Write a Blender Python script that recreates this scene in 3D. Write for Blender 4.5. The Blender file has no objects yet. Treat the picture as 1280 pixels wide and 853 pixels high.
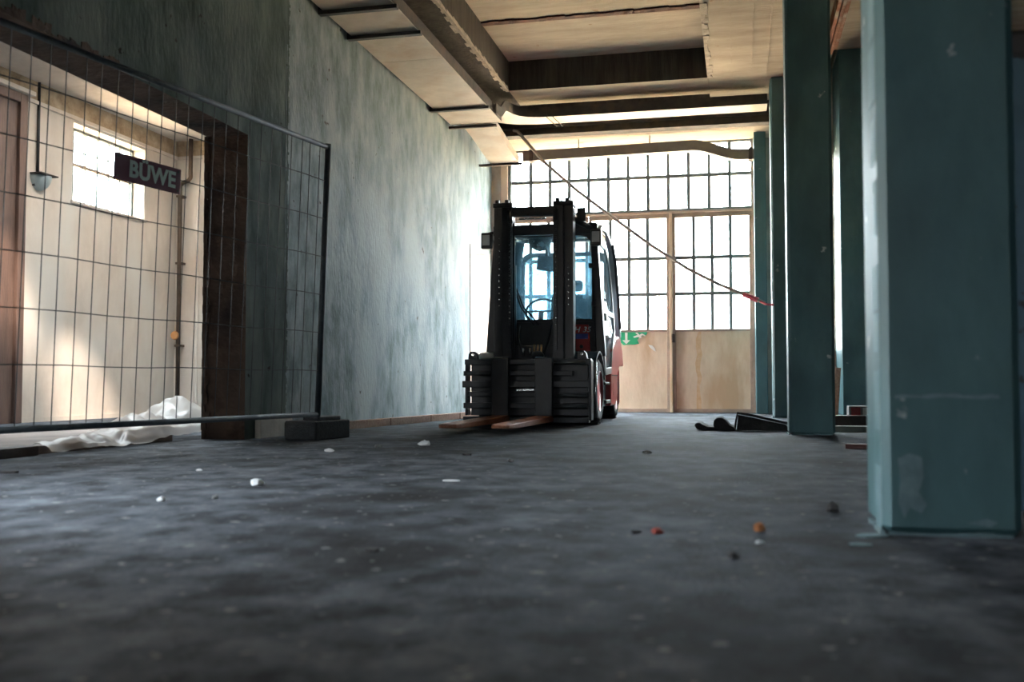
import bpy, bmesh, math, random
from mathutils import Vector, Matrix, noise
random.seed(7)
R = math.radians
S = bpy.context.scene
COL = S.collection

# ------------------------------------------------------------------ camera
cam = bpy.data.cameras.new('camera'); co = bpy.data.objects.new('camera', cam); COL.objects.link(co)
co.location = (0, 0, .42); co.rotation_euler = (R(90 + 2.417), 0, R(12.9))
cam.lens = 35.0; cam.sensor_width = 36.0; cam.clip_start = .05; cam.clip_end = 400
cam.dof.use_dof = True; cam.dof.focus_distance = 10.2; cam.dof.aperture_fstop = 2.4
S.camera = co
# ------------------------------------------------------------------ view
vs = S.view_settings
vs.view_transform = 'Standard'; vs.look = 'None'; vs.exposure = 0.0; vs.gamma = 1.0; vs.use_curve_mapping = False
# ------------------------------------------------------------------ sky: bright overcast, three times brighter at the zenith than at the horizon
w = bpy.data.worlds.new('sky'); S.world = w; w.use_nodes = True
nt = w.node_tree; nt.nodes.clear()
wo = nt.nodes.new('ShaderNodeOutputWorld'); bg = nt.nodes.new('ShaderNodeBackground')
tc = nt.nodes.new('ShaderNodeTexCoord'); sx = nt.nodes.new('ShaderNodeSeparateXYZ'); rp = nt.nodes.new('ShaderNodeValToRGB')
nt.links.new(tc.outputs['Generated'], sx.inputs[0]); nt.links.new(sx.outputs['Z'], rp.inputs[0])
nt.links.new(rp.outputs[0], bg.inputs[0]); nt.links.new(bg.outputs[0], wo.inputs[0])
rp.color_ramp.elements[0].position = 0.0; rp.color_ramp.elements[0].color = (.27, .285, .30, 1)
rp.color_ramp.elements[1].position = 1.0; rp.color_ramp.elements[1].color = (.80, .93, 1, 1)
bg.inputs[1].default_value = 95.0
# ------------------------------------------------------------------ sun
sd = bpy.data.lights.new('sun', 'SUN'); so = bpy.data.objects.new('sun', sd); COL.objects.link(so)
sd.energy = 85.0; sd.angle = R(12); sd.color = (1, .84, .68)
so.rotation_euler = Vector((-.45, .45, -.77)).to_track_quat('-Z', 'Y').to_euler(); so.location = (2, -8, 12)


def portal(name, loc, size, direction):
    l = bpy.data.lights.new(name, 'AREA'); l.shape = 'RECTANGLE'; l.size, l.size_y = size
    o = bpy.data.objects.new(name, l); COL.objects.link(o); o.location = loc
    o.rotation_euler = Vector(direction).to_track_quat('-Z', 'Y').to_euler()
    l.cycles.is_portal = True


portal('gate_portal', (-1.55, 14.6, 2.1), (3.9, 4.2), (0, -1, 0))
portal('side_door_portal', (-3.98, 13.7, 1.2), (1.2, 2.4), (1, 0, 0))

# ------------------------------------------------------------------ mesh helpers


class MB:
    def __init__(s): s.v = []; s.f = []; s.m = []

    def add(s, vs_, fs, mi=0):
        b = len(s.v); s.v += [tuple(v) for v in vs_]
        for f in fs: s.f.append(tuple(i + b for i in f)); s.m.append(mi)
        return s

    def box(s, a, b, mi=0, M=None):
        x0, y0, z0 = a; x1, y1, z1 = b
        p = [Vector(q) for q in ((x0, y0, z0), (x1, y0, z0), (x1, y1, z0), (x0, y1, z0), (x0, y0, z1), (x1, y0, z1), (x1, y1, z1), (x0, y1, z1))]
        if M: p = [M @ q for q in p]
        mm = mi if isinstance(mi, (list, tuple)) else [mi] * 6   # order: bottom, top, -y, +x, +y, -x
        bb = len(s.v); s.v += [tuple(q) for q in p]
        for f, k in zip(((0, 3, 2, 1), (4, 5, 6, 7), (0, 1, 5, 4), (1, 2, 6, 5), (2, 3, 7, 6), (3, 0, 4, 7)), mm):
            s.f.append(tuple(i + bb for i in f)); s.m.append(k)
        return s

    def bar(s, p, q, wx, wy, mi=0):
        """rectangular bar from p to q"""
        p = Vector(p); q = Vector(q); d = q - p
        M = Matrix.Translation(p) @ d.to_track_quat('Z', 'Y').to_matrix().to_4x4()
        return s.box((-wx / 2, -wy / 2, 0), (wx / 2, wy / 2, d.length), mi, M)

    def cyl(s, p, q, r, n=12, r2=None, mi=0):
        return s.tube([p, q], [r, r if r2 is None else r2], n, mi)

    def tube(s, path, r, n=8, mi=0, cap=True):
        path = [Vector(p) for p in path]; k = len(path)
        rs = r if isinstance(r, (list, tuple)) else [r] * k
        b = len(s.v); ref = None
        for i, p in enumerate(path):
            d = (path[min(i + 1, k - 1)] - path[max(i - 1, 0)]).normalized()
            if ref is None:
                ref = Vector((0, 0, 1)) if abs(d.z) < .9 else Vector((1, 0, 0))
            a = d.cross(ref).normalized(); ref = a.cross(d).normalized()
            for j in range(n):
                t = 2 * math.pi * j / n
                s.v.append(tuple(p + (a * math.cos(t) + ref * math.sin(t)) * rs[i]))
        for i in range(k - 1):
            for j in range(n):
                j2 = (j + 1) % n
                s.f.append((b + i * n + j, b + i * n + j2, b + (i + 1) * n + j2, b + (i + 1) * n + j)); s.m.append(mi)
        if cap:
            s.f.append(tuple(b + j for j in range(n))[::-1]); s.m.append(mi)
            s.f.append(tuple(b + (k - 1) * n + j for j in range(n))); s.m.append(mi)
        return s

    def prism(s, poly, axis, t0, t1, mi=0):
        """poly: 2D list; axis X: (y,z), Y: (x,z), Z: (x,y)"""
        def P(q, t): return {'X': (t, q[0], q[1]), 'Y': (q[0], t, q[1]), 'Z': (q[0], q[1], t)}[axis]
        n = len(poly); b = len(s.v)
        s.v += [P(q, t0) for q in poly] + [P(q, t1) for q in poly]
        s.f.append(tuple(range(b, b + n))); s.f.append(tuple(range(b + n, b + 2 * n))[::-1]); s.m += [mi, mi]
        for i in range(n):
            j = (i + 1) % n
            s.f.append((b + i, b + n + i, b + n + j, b + j)); s.m.append(mi)
        return s

    def ring(s, outer, inner, axis, t0, t1, mi=0):
        """frame between two polygons with the same point count"""
        def P(q, t): return {'X': (t, q[0], q[1]), 'Y': (q[0], t, q[1]), 'Z': (q[0], q[1], t)}[axis]
        n = len(outer); b = len(s.v)
        s.v += [P(q, t0) for q in outer] + [P(q, t0) for q in inner] + [P(q, t1) for q in outer] + [P(q, t1) for q in inner]
        for i in range(n):
            j = (i + 1) % n
            o0, i0, o1, i1 = b, b + n, b + 2 * n, b + 3 * n
            for f in ((o0 + i, o0 + j, i0 + j, i0 + i), (o1 + i, i1 + i, i1 + j, o1 + j), (o0 + i, o1 + i, o1 + j, o0 + j), (i0 + i, i0 + j, i1 + j, i1 + i)):
                s.f.append(f); s.m.append(mi)
        return s

    def sweep(s, path, prof, ups=None, mi=0, cap=True):
        """sweep closed profile [(side, up)] along path"""
        path = [Vector(p) for p in path]; k = len(path); n = len(prof); b = len(s.v)
        for i, p in enumerate(path):
            d = (path[min(i + 1, k - 1)] - path[max(i - 1, 0)]).normalized()
            up = Vector((0, 0, 1)); sd_ = d.cross(up)
            if sd_.length < 1e-4: sd_ = Vector((1, 0, 0))
            sd_.normalize(); uu = sd_.cross(d)
            for a, c in prof: s.v.append(tuple(p + sd_ * a + uu * c))
        for i in range(k - 1):
            for j in range(n):
                j2 = (j + 1) % n
                s.f.append((b + i * n + j, b + i * n + j2, b + (i + 1) * n + j2, b + (i + 1) * n + j)); s.m.append(mi)
        if cap:
            s.f.append(tuple(range(b, b + n))[::-1]); s.f.append(tuple(range(b + (k - 1) * n, b + k * n))); s.m += [mi, mi]
        return s

    def lathe(s, prof, c, axis='X', n=24, mi=0, cap=True):
        """prof [(r, t)] revolved about axis through c"""
        b = len(s.v); k = len(prof)
        for r, t in prof:
            for j in range(n):
                a = 2 * math.pi * j / n; u, v = r * math.cos(a), r * math.sin(a)
                s.v.append({'X': (c[0] + t, c[1] + u, c[2] + v), 'Y': (c[0] + u, c[1] + t, c[2] + v), 'Z': (c[0] + u, c[1] + v, c[2] + t)}[axis])
        for i in range(k - 1):
            for j in range(n):
                j2 = (j + 1) % n
                s.f.append((b + i * n + j, b + i * n + j2, b + (i + 1) * n + j2, b + (i + 1) * n + j)); s.m.append(mi)
        if cap and prof[0][0] > 1e-5: s.f.append(tuple(b + j for j in range(n))); s.m.append(mi)
        if cap and prof[-1][0] > 1e-5: s.f.append(tuple(b + (k - 1) * n + j for j in range(n))); s.m.append(mi)
        return s

    def mesh(s, name, mats, smooth=False):
        me = bpy.data.meshes.new(name); me.from_pydata(s.v, [], s.f)
        for m in (mats if isinstance(mats, (list, tuple)) else [mats]): me.materials.append(m)
        me.polygons.foreach_set('material_index', s.m)
        bm = bmesh.new(); bm.from_mesh(me); bmesh.ops.recalc_face_normals(bm, faces=bm.faces); bm.to_mesh(me); bm.free()
        if smooth: me.polygons.foreach_set('use_smooth', [True] * len(me.polygons))
        me.update(); return me

    def build(s, name, mats, parent=None, bevel=0, seg=2, smooth=False, auto=None, sub=0):
        o = bpy.data.objects.new(name, s.mesh(name, mats, smooth)); COL.objects.link(o)
        if parent: o.parent = parent
        if bevel:
            m = o.modifiers.new('bevel', 'BEVEL'); m.width = bevel; m.segments = seg; m.limit_method = 'ANGLE'; m.angle_limit = R(35)
        if sub:
            m = o.modifiers.new('sub', 'SUBSURF'); m.levels = sub; m.render_levels = sub
        return o


def tag(o, label, cat, group=None, kind=None):
    o['label'] = label; o['category'] = cat
    if group: o['group'] = group
    if kind: o['kind'] = kind
    return o


def struct(o, label=None):
    o['kind'] = 'structure'
    if label: o['label'] = label
    return o


def empty(name, loc=(0, 0, 0), M=None):
    o = bpy.data.objects.new(name, None); COL.objects.link(o); o.empty_display_size = .1
    if M: o.matrix_world = M
    else: o.location = loc
    return o


def share(name, me, parent, loc=(0, 0, 0), rot=None):
    o = bpy.data.objects.new(name, me); COL.objects.link(o); o.parent = parent; o.location = loc
    if rot: o.rotation_euler = rot
    return o


# ------------------------------------------------------------------ materials
MATS = {}


def pmat(name, c1, c2=None, scale=4.0, rough=.8, metal=0.0, bump=0.0, bscale=None, stretch=(1, 1, 1), chips=None, chip_scale=9, chip_t=.68, spec=.5, detail=8, c3=None, c3_scale=.7, rvar=0.0, ramp=(.35, .68)):
    m = bpy.data.materials.new(name); m.use_nodes = True; t = m.node_tree; N = t.nodes; L = t.links
    b = N['Principled BSDF']
    b.inputs['Roughness'].default_value = rough; b.inputs['Metallic'].default_value = metal
    b.inputs['Specular IOR Level'].default_value = spec
    tc_ = N.new('ShaderNodeTexCoord'); mp = N.new('ShaderNodeMapping'); L.new(tc_.outputs['Object'], mp.inputs[0])
    mp.inputs['Scale'].default_value = stretch
    c2 = c2 or c1
    n1 = N.new('ShaderNodeTexNoise'); n1.inputs['Scale'].default_value = scale; n1.inputs['Detail'].default_value = detail; n1.inputs['Roughness'].default_value = .65
    L.new(mp.outputs[0], n1.inputs['Vector'])
    r1 = N.new('ShaderNodeValToRGB'); r1.color_ramp.elements[0].position = ramp[0]; r1.color_ramp.elements[1].position = ramp[1]
    r1.color_ramp.elements[0].color = (*c1, 1); r1.color_ramp.elements[1].color = (*c2, 1)
    L.new(n1.outputs['Fac'], r1.inputs[0]); out = r1.outputs[0]
    if c3:
        n3 = N.new('ShaderNodeTexNoise'); n3.inputs['Scale'].default_value = c3_scale; n3.inputs['Detail'].default_value = 5
        L.new(mp.outputs[0], n3.inputs['Vector'])
        r3 = N.new('ShaderNodeValToRGB'); r3.color_ramp.elements[0].position = .48; r3.color_ramp.elements[1].position = .66
        r3.color_ramp.elements[0].color = (0, 0, 0, 1); r3.color_ramp.elements[1].color = (1, 1, 1, 1)
        L.new(n3.outputs['Fac'], r3.inputs[0])
        mx = N.new('ShaderNodeMixRGB'); L.new(r3.outputs[0], mx.inputs[0]); L.new(out, mx.inputs[1]); mx.inputs[2].default_value = (*c3, 1); out = mx.outputs[0]
    if chips:
        n2 = N.new('ShaderNodeTexNoise'); n2.inputs['Scale'].default_value = chip_scale; n2.inputs['Detail'].default_value = 6
        L.new(tc_.outputs['Object'], n2.inputs['Vector'])
        r2 = N.new('ShaderNodeValToRGB'); r2.color_ramp.elements[0].position = chip_t; r2.color_ramp.elements[1].position = chip_t + .03
        r2.color_ramp.elements[0].color = (0, 0, 0, 1); r2.color_ramp.elements[1].color = (1, 1, 1, 1)
        L.new(n2.outputs['Fac'], r2.inputs[0])
        mx = N.new('ShaderNodeMixRGB'); L.new(r2.outputs[0], mx.inputs[0]); L.new(out, mx.inputs[1]); mx.inputs[2].default_value = (*chips, 1); out = mx.outputs[0]
    L.new(out, b.inputs['Base Color'])
    if rvar:
        rr = N.new('ShaderNodeMapRange'); rr.inputs['To Min'].default_value = rough - rvar; rr.inputs['To Max'].default_value = rough + rvar
        L.new(n1.outputs['Fac'], rr.inputs[0]); L.new(rr.outputs[0], b.inputs['Roughness'])
    if bump:
        nb = N.new('ShaderNodeTexNoise'); nb.inputs['Scale'].default_value = bscale or scale * 6; nb.inputs['Detail'].default_value = 8
        L.new(mp.outputs[0], nb.inputs['Vector'])
        bp = N.new('ShaderNodeBump'); bp.inputs['Strength'].default_value = bump; bp.inputs['Distance'].default_value = .02
        L.new(nb.outputs['Fac'], bp.inputs['Height']); L.new(bp.outputs[0], b.inputs['Normal'])
    MATS[name] = m; return m


def glassmat(name, tint, gloss=.08, rough=.02, haze=0.0, haze_col=(.7, .7, .7)):
    """thin clear pane: transparent with a little reflection and an optional haze put into its colour"""
    m = bpy.data.materials.new(name); m.use_nodes = True; t = m.node_tree; N = t.nodes; L = t.links; N.clear()
    o = N.new('ShaderNodeOutputMaterial'); tr = N.new('ShaderNodeBsdfTransparent'); gl = N.new('ShaderNodeBsdfGlossy'); mx = N.new('ShaderNodeMixShader')
    tr.inputs[0].default_value = (*tint, 1); gl.inputs['Roughness'].default_value = rough; gl.inputs[0].default_value = (1, 1, 1, 1)
    mx.inputs[0].default_value = gloss; L.new(tr.outputs[0], mx.inputs[1]); L.new(gl.outputs[0], mx.inputs[2]); last = mx.outputs[0]
    if haze:
        df = N.new('ShaderNodeBsdfDiffuse'); df.inputs[0].default_value = (*haze_col, 1)
        tl = N.new('ShaderNodeBsdfTranslucent'); tl.inputs[0].default_value = (*haze_col, 1); ms = N.new('ShaderNodeMixShader'); ms.inputs[0].default_value = .5
        L.new(df.outputs[0], ms.inputs[1]); L.new(tl.outputs[0], ms.inputs[2])
        n = N.new('ShaderNodeTexNoise'); n.inputs['Scale'].default_value = 6; n.inputs['Detail'].default_value = 6
        tc_ = N.new('ShaderNodeTexCoord'); L.new(tc_.outputs['Object'], n.inputs['Vector'])
        mr = N.new('ShaderNodeMapRange'); mr.inputs['From Min'].default_value = .3; mr.inputs['From Max'].default_value = .75; mr.inputs['To Min'].default_value = haze * .3; mr.inputs['To Max'].default_value = haze
        L.new(n.outputs['Fac'], mr.inputs[0]); m2 = N.new('ShaderNodeMixShader'); L.new(mr.outputs[0], m2.inputs[0]); L.new(last, m2.inputs[1]); L.new(ms.outputs[0], m2.inputs[2]); last = m2.outputs[0]
    L.new(last, o.inputs[0]); MATS[name] = m; return m


M_floor = pmat('worn_concrete_floor', (.024, .026, .032), (.130, .144, .166), 5.5, .85, ramp=(.38, .66), bump=.3, bscale=60, stretch=(1.0, .8, 1), detail=14, spec=.06, c3=(.018, .017, .018), c3_scale=1.3, chips=(.2, .2, .2), chip_scale=19, chip_t=.645, rvar=.14)
M_wall = pmat('grey_green_wall_paint', (.095, .135, .142), (.262, .315, .330), 4.2, .82, spec=.2, ramp=(.38, .62), bump=.35, bscale=22, stretch=(1, 1.3, .6), detail=14, c3=(.30, .345, .355), c3_scale=1.3, chips=(.05, .045, .04), chip_scale=11, chip_t=.70)
M_wall2 = pmat('falloff_darkened_teal_paint', (.038, .058, .054), (.115, .150, .138), 3.4, .85, spec=.06, bump=.35, bscale=22, stretch=(1, 1.3, .5), detail=14, c3=(.14, .17, .16), c3_scale=1.5, chips=(.02, .018, .016), chip_scale=9, chip_t=.70)  # second paint by the opening, toned down to imitate the light's falloff
M_raw = pmat('raw_brown_masonry', (.052, .032, .023), (.13, .088, .066), 5, .95, bump=.9, bscale=18, c3=(.022, .016, .014), c3_scale=2.5)
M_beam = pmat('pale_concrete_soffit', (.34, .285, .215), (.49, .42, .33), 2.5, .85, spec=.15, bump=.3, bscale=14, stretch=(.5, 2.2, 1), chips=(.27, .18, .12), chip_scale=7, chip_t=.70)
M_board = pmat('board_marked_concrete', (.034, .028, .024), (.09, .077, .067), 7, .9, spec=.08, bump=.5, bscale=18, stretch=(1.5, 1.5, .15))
M_spall = pmat('broken_plaster_edge', (.42, .36, .29), (.68, .60, .50), 14, .95, bump=.8)
M_rust = pmat('rusty_steel', (.035, .012, .008), (.12, .04, .022), 9, .9, bump=.5)
M_rust2 = pmat('red_brown_primer_steel', (.28, .09, .05), (.42, .2, .13), 6, .8, bump=.3, c3=(.5, .42, .34), c3_scale=3)
M_col = pmat('teal_column_paint', (.045, .118, .133), (.075, .168, .186), 3.0, .55, bump=.2, bscale=18, stretch=(1, 1, .5), c3=(.038, .088, .098), c3_scale=1.6, chips=(.36, .42, .43), chip_scale=7, chip_t=.69)
M_bwall = pmat('back_wall_plaster', (.30, .28, .25), (.46, .43, .38), 3, .85, bump=.3)
M_tray = pmat('cream_sheet_metal', (.52, .46, .38), (.66, .59, .49), 4, .45, bump=.08, c3=(.48, .37, .27), c3_scale=2.2)
M_steel = pmat('dark_brown_steel', (.035, .029, .026), (.075, .063, .056), 5, .7, spec=.2, bump=.2, c3=(.085, .062, .048), c3_scale=6)
M_black = pmat('black_steel', (.012, .013, .015), (.03, .031, .033), 6, .5)
M_winframe = pmat('green_grey_window_steel', (.09, .12, .12), (.17, .19, .18), 8, .6, bump=.1)
M_gatepanel = pmat('beige_gate_sheet', (.55, .45, .32), (.70, .60, .46), 3, .6, bump=.15, stretch=(1.5, 1, .5), c3=(.48, .35, .22), c3_scale=2.2)
M_gateframe = pmat('brown_gate_frame', (.26, .20, .16), (.38, .30, .24), 6, .7, bump=.2)
M_pane = glassmat('clear_window_pane', (.97, .985, .98), .05)
M_cream = pmat('cream_side_room_plaster', (.52, .44, .375), (.66, .575, .50), 2.4, .9, bump=.25, bscale=12, stretch=(1, 1, .6), c3=(.62, .585, .54), c3_scale=.8)
M_ochre = pmat('stained_ochre_plaster', (.26, .18, .11), (.5, .39, .27), 6, .95, bump=.5)
M_darkdoor = pmat('brown_stained_wood', (.085, .05, .04), (.15, .09, .07), 6, .6, bump=.2, stretch=(2, 2, .3))
M_ground = pmat('sunlit_sandy_ground', (.66, .47, .29), (.76, .56, .37), .4, .95)
M_outer = pmat('pale_outside_render', (.6, .52, .44), (.7, .6, .5), 2, .9)
M_galv = pmat('dull_galvanised_steel', (.05, .062, .072), (.09, .11, .125), 12, .6, metal=.3)
M_wire = pmat('dark_fence_wire', (.03, .033, .037), (.05, .055, .06), 20, .5, metal=.5)
M_foot = pmat('black_recycled_rubber', (.014, .016, .019), (.03, .034, .04), 30, .75, bump=.3, bscale=80)
M_sign = pmat('dark_maroon_sign', (.10, .016, .045), (.12, .022, .055), 5, .45)
M_sgnl = pmat('pale_teal_letter', (.50, .64, .62), (.56, .68, .66), 9, .5)
M_wood = pmat('weathered_board', (.26, .15, .10), (.42, .27, .19), 6, .85, bump=.3, stretch=(6, .6, 6))
M_ply = pmat('dusty_plywood', (.17, .13, .115), (.27, .215, .19), 4, .85, bump=.2)
M_dwood = pmat('dark_wet_board', (.035, .022, .018), (.07, .045, .038), 6, .7, bump=.2)
M_tarp = pmat('black_rubber_sheet', (.012, .011, .011), (.026, .024, .024), 8, .9, spec=.15, bump=.3)
M_lampgrey = pmat('grey_lamp_plastic', (.25, .30, .31), (.32, .37, .38), 8, .4)
M_dkpipe = pmat('dark_brown_pipe', (.07, .045, .03), (.12, .08, .055), 8, .7)
M_rope = pmat('tan_rope', (.30, .25, .20), (.42, .36, .29), 40, .8)
M_pink = pmat('red_pink_tape', (.55, .07, .10), (.7, .12, .16), 20, .6)
M_green = pmat('emergency_green', (.0, .30, .13), (.01, .36, .17), 5, .5)
M_white = pmat('off_white_print', (.74, .76, .70), (.8, .8, .75), 9, .6)
M_paper = pmat('white_scrap', (.62, .64, .66), (.75, .76, .76), 9, .8)
M_redbit = pmat('red_brick_bit', (.30, .05, .04), (.42, .09, .06), 20, .9)
M_orange = pmat('orange_leaf', (.30, .10, .03), (.42, .16, .05), 20, .8)
M_stone = pmat('grey_rubble', (.10, .10, .10), (.2, .2, .2), 20, .95)
M_darkstone = pmat('dark_rubble', (.02, .018, .018), (.05, .045, .045), 20, .95)
M_blue = pmat('chipped_blue_paint', (.03, .075, .11), (.06, .12, .17), 5, .55, chips=(.02, .02, .022), chip_scale=8, chip_t=.6)
# forklift
M_fk = pmat('forklift_black', (.010, .012, .014), (.018, .020, .023), 8, .42)
M_mast = pmat('mast_steel_black', (.010, .012, .015), (.022, .025, .029), 9, .38, metal=.2)
M_red = pmat('forklift_red', (.44, .045, .045), (.50, .065, .06), 3, .28)
M_darkred = pmat('forklift_panel_red', (.33, .022, .02), (.38, .03, .028), 3, .4)
M_fgrey = pmat('cab_light_grey', (.30, .34, .36), (.36, .40, .42), 4, .35)
M_tyre = pmat('tyre_rubber', (.010, .010, .011), (.022, .022, .023), 20, .8, bump=.2)
M_rim = pmat('red_wheel_rim', (.30, .03, .035), (.42, .06, .06), 8, .4)
M_fork = pmat('worn_fork_steel', (.30, .10, .05), (.46, .21, .13), 7, .5, metal=.1, bump=.2, stretch=(3, .6, 3))
M_chrome = pmat('bright_steel', (.5, .52, .53), (.65, .66, .66), 10, .25, metal=1)
M_brass = pmat('brass_fitting', (.42, .26, .12), (.55, .35, .18), 10, .35, metal=.8)
M_lens = pmat('lamp_lens', (.5, .53, .55), (.6, .63, .65), 8, .15)
M_cabglass = glassmat('blue_cab_glass', (.72, .87, .93), .08, haze=.42, haze_col=(.42, .62, .74))  # light blue haze inside the cab, painted into the pane
M_sideglass = glassmat('pale_cab_glass', (.80, .88, .90), .22, haze=.25, haze_col=(.6, .7, .75))
M_blue_st = pmat('blue_sticker', (.02, .05, .30), (.03, .07, .36), 8, .5)
M_seat = pmat('seat_cloth', (.03, .045, .06), (.06, .075, .09), 12, .9)
M_letter = pmat('silver_letter', (.55, .6, .62), (.62, .66, .68), 9, .35)


def filmmat():
    m = bpy.data.materials.new('milky_plastic_film'); m.use_nodes = True; t = m.node_tree; N = t.nodes; L = t.links
    b = N['Principled BSDF']; b.inputs['Base Color'].default_value = (.72, .66, .62, 1); b.inputs['Roughness'].default_value = .36
    o = N['Material Output']; tl = N.new('ShaderNodeBsdfTranslucent'); tl.inputs[0].default_value = (.75, .66, .58, 1)
    tr = N.new('ShaderNodeBsdfTransparent'); m1 = N.new('ShaderNodeMixShader'); m2 = N.new('ShaderNodeMixShader')
    m1.inputs[0].default_value = .45; m2.inputs[0].default_value = .25
    L.new(b.outputs[0], m1.inputs[1]); L.new(tl.outputs[0], m1.inputs[2]); L.new(m1.outputs[0], m2.inputs[1]); L.new(tr.outputs[0], m2.inputs[2]); L.new(m2.outputs[0], o.inputs[0])
    return m


M_film = filmmat()

# ================================================================== SETTING
W0, W1 = -3.93, -3.60      # left wall back and front face
BK = 14.40                 # gate plane
SOF = 4.15                 # underside of the beam grid
TOP = 5.4


def grid_plane(name, x0, x1, y0, y1, z, nx, ny, mat, amp=0.0, fz=.8):
    v = []; f = []
    for j in range(ny + 1):
        for i in range(nx + 1):
            x = x0 + (x1 - x0) * i / nx; y = y0 + (y1 - y0) * j / ny
            v.append((x, y, z + (noise.noise((x * fz, y * fz, 0)) * amp if amp else 0)))
    for j in range(ny):
        for i in range(nx):
            a = j * (nx + 1) + i; f.append((a, a + 1, a + nx + 2, a + nx + 1))
    mb = MB(); mb.add(v, f); return mb.build(name, mat, smooth=True)


struct(MB().box((-7.7, -6.3, -.2), (8.3, 14.75, 0)).build('floor', M_floor), 'worn dark concrete floor of the hall')
tag(MB().box((-90, -90, -.5), (90, 120, -.22)).build('outside_ground', M_ground), 'sandy sunlit ground outside the gate', 'ground', kind='structure')

# left wall: mats 0 painted, 1 raw reveal. box face order bottom, top, -y, +x, +y, -x
wl = MB()
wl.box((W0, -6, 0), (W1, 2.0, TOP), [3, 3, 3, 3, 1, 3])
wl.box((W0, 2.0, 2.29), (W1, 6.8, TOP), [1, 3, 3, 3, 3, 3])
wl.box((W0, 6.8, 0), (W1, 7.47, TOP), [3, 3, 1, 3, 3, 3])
wl.box((W0, 7.47, 0), (W1, 13.15, TOP))
wl.box((W0, 13.15, 2.33), (W1, 14.25, TOP))
wl.box((W0, 14.25, 0), (W1, 14.75, TOP), [0, 0, 2, 0, 0, 0])
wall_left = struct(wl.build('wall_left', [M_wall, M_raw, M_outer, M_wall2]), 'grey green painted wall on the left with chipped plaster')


def ragged_strip(name, mat, parent, p0, p1, up, nrm, wmin, wmax, n, thick, jitter=.5):
    """irregular broken band running from p0 to p1, of random height along up"""
    mb = MB(); p0 = Vector(p0); p1 = Vector(p1); up = Vector(up); nrm = Vector(nrm)
    for i in range(n):
        a = p0.lerp(p1, i / n); b = p0.lerp(p1, (i + 1) / n)
        h0 = random.uniform(wmin, wmax); h1 = h0 * random.uniform(.6, 1.3); t = thick * random.uniform(.5, 1)
        q = [a, b, b + up * h1, a + up * h0]
        mb.add(q + [x + nrm * t for x in q], [(0, 1, 2, 3), (4, 7, 6, 5), (0, 4, 5, 1), (1, 5, 6, 2), (2, 6, 7, 3), (3, 7, 4, 0)])
    return mb.build(name, mat, parent)


sm_ = ragged_strip('plaster_seam', M_wall, wall_left, (W1, 7.44, 1.2), (W1, 7.44, 3.2), (0, 1, 0), (1, 0, 0), .006, .02, 40, .003); sm_['label'] = 'pale vertical seam where the two wall paints meet'
ov = ragged_strip('old_paint_edge', M_wall2, wall_left, (W1 - .0005, 7.468, 0), (W1 - .0005, 7.468, 4.1), (0, 1, 0), (1, 0, 0), .006, .035, 170, .0025); ov['label'] = 'ragged edge of the paint darkened for light falloff'
rs = ragged_strip('broken_lintel_edge', M_raw, wall_left, (W1, 2.3, 2.285), (W1, 5.3, 2.285), (0, 0, 1), (1, 0, 0), .015, .07, 60, .006)
rs['label'] = 'crumbled brown plaster along the lintel edge'
rj = ragged_strip('broken_jamb_edge', M_raw, wall_left, (W0 - .02, 6.80, 0), (W0 - .02, 6.80, 2.29), (1, 0, 0), (0, -1, 0), .025, .06, 34, .02)
rj['label'] = 'crumbled back corner of the opening'
# dark plank across the doorway recess of the far left doorway
dj = MB(); dj.box((W0 + .02, 13.13, 0), (W1 + .010, 13.16, 2.33))
struct(dj.build('trim_1', M_gateframe), 'thin brown frame of the bright doorway in the left wall')

# back wall
wb = MB()
wb.box((W0, BK - .05, 0), (-3.46, BK + .35, TOP))
wb.box((W1, BK - .05, 3.93), (.45, BK + .35, TOP))
wb.box((.22, BK - .05, 0), (.80, BK + .35, TOP))
wb.box((1.28, BK - .05, 0), (8.3, BK + .35, TOP))
wb.box((.80, BK - .05, 3.6), (1.28, BK + .35, TOP))
wall_back = struct(wb.build('wall_back', M_bwall), 'plastered wall around the glazed gate')
# far bay post behind the columns with a bright side
struct(MB().box((.21, 13.98, 0), (.37, BK - .05, SOF)).build('pilaster', M_col, bevel=.01), 'narrow painted pilaster beside the gate')
struct(MB().box((1.29, 13.5, 0), (1.72, BK - .05, 4.79)).build('pilaster', M_col, bevel=.012), 'tall painted pilaster in the right bay behind the second column')

# rear and right enclosing walls with openings that let sky light in
wr = MB()
wr.box((W0, -6.3, 0), (8.3, -6, 1.25)); wr.box((W0, -6.3, 1.95), (8.3, -6, TOP)); wr.box((W0, -6.3, 1.25), (.4, -6, 1.95)); wr.box((1.4, -6.3, 1.25), (8.3, -6, 1.95))
M_dim = pmat('bounce_cutting_dark_plaster', (.05, .055, .055), (.10, .11, .11), 2, .9)  # unseen enclosing walls made dark to cut bounced light
struct(wr.build('wall_rear', M_dim))
struct(MB().box((-1.5, -8.2, 2.45), (3.5, -6.3, 2.6)).build('unseen_sun_blocker', M_dim))  # added out of view to keep sun out of the rear opening
wq = MB()
wq.box((8, -6, 0), (8.3, BK, TOP))
struct(wq.build('wall_right', M_dim))
portal('rear_portal', (.9, -6.4, 1.6), (1.0, .7), (0, 1, 0))

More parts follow.
